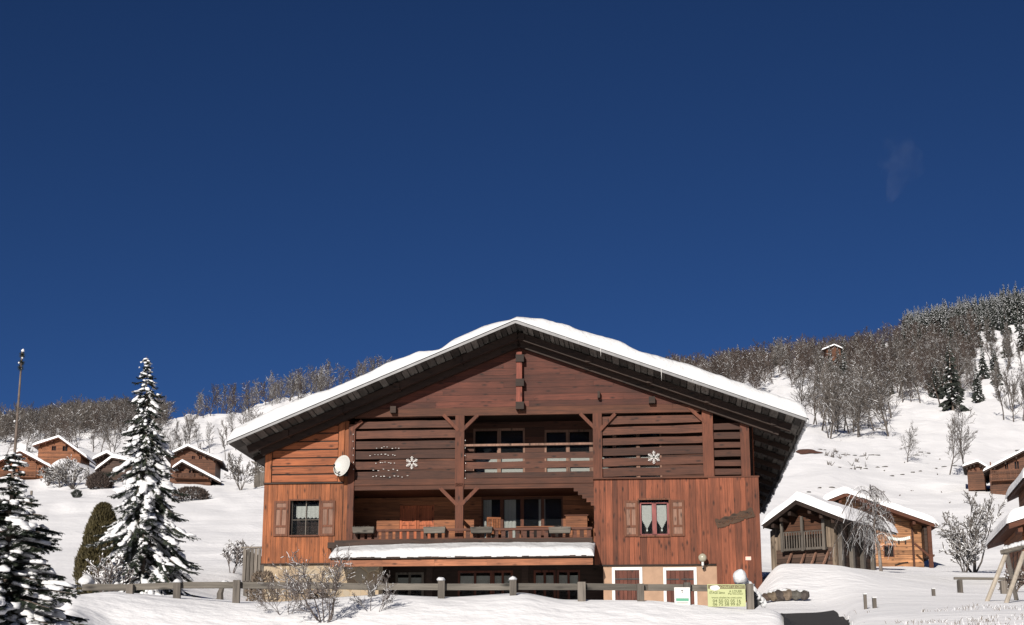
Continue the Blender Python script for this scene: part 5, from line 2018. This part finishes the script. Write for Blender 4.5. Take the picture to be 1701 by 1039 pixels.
mb.build('loft_railing', M['wood_grey_v'], barn)
mb = MB()
c0 = LB(1290, 915, 0); c1 = LB(1384, 945, 0)
mb.box(c0[0], c1[0], -.05, -.003, -1, c0[1]); mb.build('lower_wall', M['far_dark'], barn)
for px in (1310, 1332, 1350, 1370):
    q = LB(px, 938, -.4); q2 = LB(px + 6, 917, -.1)
    mb = MB(); mb.beam((q[0], -.9, q[1] - .3), (q2[0], -.1, q2[1]), .1, .12); mb.build('prop', M['wood_pale'], barn)
# open side with posts
uR_ = LB(1386, 866, 0)[0]
mb = MB(); mb.box(uR_ + .003, uR_ + .03, .3, 6.4, -2, 3.0); mb.build('side_boarding', M['far_dark'], barn)
for k in range(4):
    mb = MB(); v_ = .3 + k * 1.8; mb.box(uR_ + .035, uR_ + .28, v_, v_ + .32, -2.5, 2.6); mb.build('side_post', M['wood_grey_v'], barn)

# orange chalet behind the barn
BY = 118.0
oc, LO = chalet('blond_chalet', 'orange timber chalet with a big overhanging roof behind the birch', 1470, BY, (1372, 1531), 1405, 823, (1368, 838), (1557, 876), 10.0, R_(-4), M['ochre'], snow=.5, base_py=950, sink=3, ovf=1.5,
               wins=((1467, 1486, 906, 926),), trim='wood_beam', chimney=(1409, 824, 1))
# things on its wall
q0 = LO(1475, 893, -.02); q1 = LO(1512, 893, -.02)
for k in range(5):
    px = 1460 + k * 11
    q = LO(px, 901, -.02); mb = MB(); mb.box(q[0] - .05, q[0] + .05, -.06, -.003, q[1] - .15, q[1] + .12); mb.build('wall_hook', M['wood_dark'], oc)
mb = MB()
for k in range(12):
    p0 = LO(1476 + k * 3, 891 + 3 * math.sin(k / 11 * math.pi), 0); p1 = LO(1479 + k * 3, 896 + 3 * math.sin(k / 11 * math.pi), 0)
    mb.box(p0[0], p1[0], -.04, -.003, p1[1], p0[1])
mb.build('pale_banner', M['cloth'], oc)
mb = MB(); q = LO(1498, 937, 0); 
mb.tube([(q[0] - .5, -.05, q[1] - .1), (q[0], -.05, q[1] + .05), (q[0] + .45, -.05, q[1] + .1)], .05, 6); mb.tube([(q[0] - .4, -.05, q[1] - .25), (q[0] + .1, -.05, q[1] - .2)], .03, 6)
mb.build('wall_ornament', M['wood_dark'], oc)
q = LO(1516, 900, 0); qb_ = LO(1516, 947, 0)
mb = MB(); mb.box(q[0] - .07, q[0] + .07, -.12, -.003, -1, q[1] + 1.0); mb.build('corner_log', M['wood_slat'], oc)
q = LO(1545, 905, -1.7)
mb = MB(); mb.box(q[0] - .14, q[0] + .14, -1.8, -1.55, -1, q[1] + 1.3); mb.beam((q[0], -1.65, q[1] - .9), (q[0] - 1.1, -1.65, q[1] + .1), .14, .14); mb.build('porch_post', M['wood_beam'], oc)
p_ = LO(1531, 905, 0)
mb = MB(); mb.box(p_[0] + .01, q[0] + .3, -1.6, 6, LO(1540, 928, 0)[1], LO(1540, 925, 0)[1]); mb.box(p_[0] + .01, q[0] + .25, -1.2, 6, LO(1540, 928, 0)[1] + .15, LO(1540, 880, 0)[1]); mb.build('side_bay', M['far_dark'], oc)

# the house cut by the right edge: two roofs
HY = 72.0
hb, LH = chalet('corner_house', 'orange house with snowy stepped roofs cut by the right edge behind the swing frame', 1740, HY, (1697, 1810), 1752, 852, (1676, 876), (1830, 876), 7.2, R_(-10.5), M['far_orange'], snow=.55, base_py=985, sink=3, ovf=1.2, trim='wood_beam')
up_, LU = chalet('upper_storey', None, 1780, HY - 1.5, (1712, 1850), 1778, 765, (1703, 800), (1860, 800), 4.6, R_(-10.5), M['far_orange'], snow=.55, base_py=930, sink=1, ovf=1.2, trim='wood_beam')
# make the upper storey a part of the same house
bpy.context.view_layer.update()
mw_ = up_.matrix_world.copy()
for ch_ in list(up_.children):
    m2_ = ch_.matrix_world.copy()
    ch_.parent = hb
    ch_.matrix_parent_inverse = hb.matrix_world.inverted()
    ch_.matrix_basis = m2_
    if ch_.name.startswith('wall'): ch_.name = 'upper_wall'
    if ch_.name.startswith('roof'): ch_.name = 'upper_roof'
bpy.data.objects.remove(up_)

# grey boarded shed peeping out left of the chalet
shp = P(432, 808, 245)
shd = empty('grey_shed', shp, 0, 'grey boarded shed peeping out left of the chalet wall', 'shed')
mb = MB()
u = -.6
while u < 2.0: mb.box(u, u + .17, 0, .05, -1.5, 1.9 - .35 * (u + .6) * 0 + random.uniform(-.03, .03)); u += .19
mb.box(-.6, 2.0, .05, 2.5, -1.5, 1.85)
mb.build('wall', M['wood_grey_v'], shd); shd.scale = (1.6, 1.6, 1.6)
mb = MB(); mb.add([(-.9, -.3, 2.3), (2.2, -.3, 1.5), (2.2, 2.8, 1.5), (-.9, 2.8, 2.3), (-.9, -.3, 2.4), (2.2, -.3, 1.6), (2.2, 2.8, 1.6), (-.9, 2.8, 2.4)], [(3, 2, 1, 0), (4, 5, 6, 7), (0, 1, 5, 4), (1, 2, 6, 5), (2, 3, 7, 6), (3, 0, 4, 7)])
mb.build('roof', M['wood_grey'], shd)

# ------------------------------------------------------------------ small things outdoors
# boulders
random.seed(90)
for i, (px, sz_, lab) in enumerate(((1272, .35, 'dark boulder against the chalet corner'), (1284, .42, 'second boulder from the chalet in the row under the snow'), (1296, .5, 'brown boulder in the middle of the row under the snow'),
                                    (1307, .48, 'pale brown boulder right of the middle of the row'), (1322, .42, 'flat grey boulder in the row under the snow'), (1335, .40, 'last dark boulder at the road end of the row'))):
    g = G(px, 55)
    mb = MB(); mb.blob((0, 0, .1), sz_ * .5, sz_ * .42, sz_ * .38, jit=.22, nz=7, na=10)
    sn_ = MB(); sn_.blob((0, .08, .1 + sz_ * .30), sz_ * .42, sz_ * .4, sz_ * .16, jit=.3, nz=6, na=10)
    o = empty('boulder', g + Vector((0, 0, .1)))
    mb.build('rock', plain('rock_%d' % i, [(.07, .05, .04), (.11, .085, .06), (.055, .045, .04), (.13, .10, .075), (.08, .075, .065), (.06, .05, .045)][i], .9, 0, 3.5, .5, .6), o)
    sn_.build('snow_cap', M['snow'], o, smooth=True)
    tag(o, lab, 'boulder', 'boulders under the snow beside the road')
# marker posts
for px, py0, py1, wd, lab in ((1438, 988, 1011, .035, 'short grey post, left of the pair beside the road'), (1453, 994, 1014, .045, 'thicker short post, right of the pair beside the road'), (1551, 979, 999, .05, 'single short post between the pair and the hitching bar')):
    Y = 40.0 if px < 1500 else 52.0
    a = P(px, py0, Y); g = G(px, Y)
    mb = MB(); mb.box(-wd, wd, -wd, wd, -.5, a.z - g.z); mb.box(-wd - .01, wd + .01, -wd - .01, wd + .01, a.z - g.z + .001, a.z - g.z + .03, 1)
    o = mb.build('short_post', [M['wood_grey_v'], M['snow']], None, loc=g)
    tag(o, lab, 'post', 'short wooden posts in the snow by the road')
# hitching bar
Y = 56.0
g = G(1596, Y)
hbz = P(1593, 961, Y).z - g.z
bar = empty('wooden_bar', g, 0, 'low grey wooden bar on a post left of the swing frame', 'barrier')
mb = MB(); mb.box(-.09, .06, -.1, .1, -.5, hbz - .06); mb.build('post', M['wood_grey_v'], bar)
mb = MB(); e_ = P(1668, 962, Y) - g; mb.beam((-.2, 0, hbz), (e_.x, 0, e_.z), .12, .08); mb.build('bar', M['wood_grey'], bar)
g2 = G(1668, Y) - g
mb = MB(); mb.box(g2.x - .1, g2.x + .1, -.1, .1, g2.z - .5, e_.z - .06); mb.build('post', M['wood_grey_v'], bar)
# swing frame
Y = 46.0
sw_o = G(1672, Y)
sw = empty('swing_frame', sw_o, 0, 'wooden A-frame swing with snow on its top beam by the right edge', 'swing')
def WP(px, py, Y_): return P(px, py, Y_) - sw_o
topA = WP(1672, 918, Y); topB = WP(1740, 900, Y - 1.0)
mb = MB(); mb.tube([topA + Vector((-.15, 0, 0)), topB], .07, 8); mb.build('top_beam', M['wood_grey'], sw)
for (p, q) in ((topA, WP(1639, 1001, Y)), (topA, WP(1688, 994, Y + 2.5)), (WP(1701, 918, Y - .6), WP(1672, 1001, Y - 1.2)), (WP(1700, 918, Y), WP(1712, 990, Y + 2))):
    mb = MB(); d_ = (q - p).normalized(); mb.tube([p, q + d_ * .3], .065, 8); mb.build('leg', plain('pale_pole', (.33, .29, .24), .8, 0, 6, .2, .2), sw)
mb = MB()
for k in range(16):
    p = topA.lerp(topB, k / 15); mb.blob(p + Vector((0, 0, .1)), .12, .11, .10, jit=.25)
mb.build('beam_snow', M['snow'], sw, smooth=True)
for k in (0,):
    mb = MB(); mb.tube([WP(1683, 918, Y), WP(1684, 962, Y)], .012, 4); mb.tube([WP(1690, 918, Y), WP(1689, 962, Y)], .012, 4); mb.build('chain', M['iron'], sw)
    mb = MB(); c = WP(1686.5, 963, Y); mb.box(c.x - .25, c.x + .25, c.y - .1, c.y + .1, c.z - .03, c.z); mb.build('swing_seat', M['wood_dark'], sw)
# low dark shrub beside the swing
twig_shrub('dark_shrub', G(1684, 60), .9, 1.2, 9, 91, 'low dark shrub behind the swing frame legs', M['bark'], .2, .02, n=(6, 4, 3), rad=.03)

# bare earth patch and rough grass on the slope
def patch(px, Y, rx, ry, mat, label):
    g0 = G(px, Y); mb_ = MB(); n_ = 26
    ring = []
    for k in range(n_):
        a = 2 * math.pi * k / n_
        rr = 1 + .35 * mnoise.noise(Vector((math.cos(a) * 1.5, math.sin(a) * 1.5, px)))
        x = g0.x + math.cos(a) * rx * rr; y = g0.y + math.sin(a) * ry * rr
        ring.append(Vector((x, y, tz(x, y) + .12)))
    c = g0 + Vector((0, 0, .45))
    for k in range(n_): mb_.add([c, ring[k], ring[(k + 1) % n_]], [(0, 1, 2)])
    return mb_.build('earth_patch', mat, smooth=True)


tag(patch(1343, 290, 2.3, 4.5, M['dirt'], ''), 'bare brown earth patch on the slope right of the roof', kind='structure')

# dry stalks poking through snow
def tufts(n, px0, px1, Y0, Y1, h, rr):
    for _ in range(n):
        px = random.uniform(px0, px1); Y = random.uniform(Y0, Y1)
        g = G(px, Y)
        if mnoise.noise(Vector((g.x * .3, g.y * .3, 4))) < -.05: continue
        for k in range(random.randint(2, 6)):
            p = g + Vector((random.gauss(0, .08), random.gauss(0, .08), -.02))
            e = p + Vector((random.gauss(0, .3) * h, random.gauss(0, .3) * h, h * random.uniform(.4, 1)))
            gb.tube([p, p.lerp(e, .5) + Vector((0, 0, .02)), e], [rr, rr, rr * .4], 3, m=0 if random.random() < .6 else 1, cap=False)


gb = MB()
tufts(150, 1470, 1740, 27, 38, .10, .004)
tufts(25, 1400, 1470, 30, 40, .09, .004)
o = gb.build('dry_grass', [M['grass'], M['snow_tree']])
tag(o, 'dry grass stalks poking through the snow at the lower right', 'grass', kind='stuff')
gb = MB()
tufts(40, 1370, 1450, 262, 300, .9, .05)
tufts(50, 1370, 1700, 200, 420, .3, .05)
o = gb.build('slope_grass', [M['bark_far'], M['bark_far']])
tag(o, 'scattered stalks and twigs on the open snowy slope', 'grass', kind='stuff')

gb = MB()
for (x0, y0, n_, dx, dy) in ((1362, 300, 9, 12, 0), (1500, 318, 5, 6, 6), (1520, 300, 3, 9, 4), (1640, 250, 3, 9, 5), (1555, 275, 4, 14, 3), (1480, 255, 4, 17, 2), (1395, 262, 6, 15, 2), (1345, 210, 4, 20, 2)):
    for k in range(n_):
        g = G(x0 + dx * k + random.uniform(-4, 4), y0 + dy * k + random.uniform(-2, 2))
        gb.blob(g + Vector((0, 0, .05)), random.uniform(.25, .7), .35, .09, jit=.3, nz=4, na=7)
o = gb.build('bare_turf', M['bark_far'])
tag(o, 'little dark turf patches and tracks showing through the slope snow', 'turf', kind='stuff')

# things near the left chalets
random.seed(95)
for px, Y, h, sp_, lab in ((100, 246, 4.5, 1.0, 'frosted shrub below the highest left chalet'), (122, 240, 4.0, 1.1, 'frosted shrub in the middle of the row on the meadow edge'), (80, 250, 3.5, 1.0, 'frosted shrub closest to the orange chalet at the left')):
    twig_shrub('frosted_shrub', G(px, Y), h, sp_, 10, int(px), lab, M['bark_far'], .6, .035, n=(6, 4, 3), rad=.08)['group'] = 'frosted shrubs by the left chalets'
dense_shrub('round_hedge', 165, 232, 2.2, 1.9, 8, 'dark round hedge bush with snow on top at the meadow edge', M['bark_red'], n=5000, leaf=.14, snow=22, shape=lambda t: math.sin(math.pi * (.25 + .72 * t)) ** .5)
dense_shrub('snowy_bush', 318, 205, 1.6, 2.4, 9, 'low snowy bush below the balcony chalet', M['bark_red'], n=3000, leaf=.13, snow=26, shape=lambda t: math.sin(math.pi * (.3 + .68 * t)) ** .5)
twig_shrub('bare_shrub', G(400, 236), 6.5, .5, 6, 97, 'tall thin bare shrub under the left eave', M['bark_far'], .35, .035, n=(7, 5, 3), rad=.08)
dense_shrub('small_juniper', 127, 215, 1.0, .7, 10, 'tiny lone juniper on the left meadow', M['needle_far'], n=500, leaf=.12, snow=4)
g = G(38, 190)
bt = empty('snowy_table', g, 0, 'snow covered garden table on the meadow at far left', 'table')
mb = MB(); mb.box(-.9, .9, -.5, .5, .55, .65); mb.build('table_top', M['wood_dark'], bt)
mb = MB(); mb.blob((0, 0, .75), 1.0, .6, .28, jit=.1, flat=.08); mb.build('snow_cover', M['snow'], bt, smooth=True)
for sx in (-.7, .7):
    mb = MB(); mb.box(sx - .06, sx + .06, -.3, .3, -.3, .55); mb.build('leg', M['wood_dark'], bt)
g = G(51, 195)
mb = MB(); mb.box(-.12, .12, -.12, .12, -.3, 1.6); o = mb.build('garden_post', [M['wood_grey_v'], M['snow']], None, loc=g); tag(o, 'thin grey post beside the snow covered garden table', 'post')
# snow covered stump near the house corner
g = G(368, 44)
st = empty('leaning_stump', g, 0, 'short leaning grey post stuck in the snow left of the chalet', 'post')
mb = MB(); mb.tube([(0, 0, -.3), (-.05, 0, .25), (.04, 0, .55)], [.1, .09, .05], 7); mb.tube([(-.1, 0, .1), (-.45, 0, -.15)], .05, 6); mb.build('wood', M['wood_grey_v'], st)
mb = MB(); mb.blob((.06, 0, .53), .13, .12, .09, jit=.2); mb.build('snow_cap', M['snow'], st, smooth=True)
# dry bush in the corner of the stone wall
dense_shrub('dry_bush', 436, 61.0, 1.25, .6, 12, 'yellow brown dry bush at the left foot of the stone wall', M['grass'], n=1500, leaf=.05, shape=lambda t: math.sin(math.pi * (.3 + .65 * t)) ** .5)
# wrought iron rack and firewood by the stone wall
q = F(497, 975, -.4)
mb = MB()
for k in range(9):
    a = math.pi * k / 8
    mb.tube([(.5 * math.cos(a) * 1, 0, 0), (.5 * math.cos(a), 0, .18 * math.sin(a) + .25)], .012, 5)
mb.tube([(.5 * math.cos(math.pi * k / 12), 0, .25 + .2 * math.sin(math.pi * k / 12)) for k in range(13)], .02, 6)
mb.tube([(-.5, 0, -1.0), (-.5, 0, .25)], .02, 6); mb.tube([(.5, 0, -1.0), (.5, 0, .25)], .02, 6); mb.tube([(-.5, 0, 0), (.5, 0, 0)], .02, 6)
o = mb.build('iron_bench_back', M['iron'], None, loc=HW(q[0], -.5, q[1]))
o.name = 'iron_garden_rack'
tag(o, 'arched wrought iron rack standing before the stone wall', 'rack')
q = F(525, 990, -.4)
wr = empty('firewood_pile', HW(q[0], -.5, q[1] - .3), -ANG, 'dark firewood pile against the stone wall behind the bare shrub', 'firewood')
random.seed(97)
for k in range(14):
    mb = MB(); x = random.uniform(-.5, .5); z_ = .1 + .18 * (k // 4); mb.tube([(x, -.25, z_), (x + .03, .35, z_)], random.uniform(.07, .1), 7); mb.build('log', M['bark'], wr)

# snow heaps between fence and house, low mounds on the bank top
# thin high cloud wisp
def cloud_mat():
    m, nt, b = new_mat('thin_cloud')
    nt.nodes.remove(b)
    L = nt.links.new
    out = nt.nodes['Material Output']
    pv = N(nt, "ShaderNodeVolumePrincipled")
    tc = N(nt, "ShaderNodeTexCoord"); n1 = N(nt, "ShaderNodeTexNoise"); n1.inputs['Scale'].default_value = .014; n1.inputs['Detail'].default_value = 3
    L(tc.outputs['Object'], n1.inputs[0])
    mr = N(nt, "ShaderNodeMapRange"); L(n1.outputs[0], mr.inputs[0]); mr.inputs[1].default_value = .42; mr.inputs[2].default_value = .75; mr.inputs[4].default_value = .0006
    L(mr.outputs[0], pv.inputs['Density']); pv.inputs['Color'].default_value = (.9, .9, .95, 1)
    L(pv.outputs[0], out.inputs['Volume'])
    return m


cm = cloud_mat()
mb = MB(); mb.blob((0, 0, 0), 55, 70, 80, jit=.4, nz=12, na=16)
o = mb.build('wispy_cloud', cm, None, smooth=True, loc=P(1493, 268, 4000))
tag(o, 'faint thin wisp of cloud high in the right sky', 'cloud', kind='stuff')
for m_ in masters['bare'] + masters['conifer']:
    if 'master' in m_:
        for c in list(m_.children): bpy.data.objects.remove(c)
        bpy.data.objects.remove(m_)
print('objects', len(bpy.data.objects))
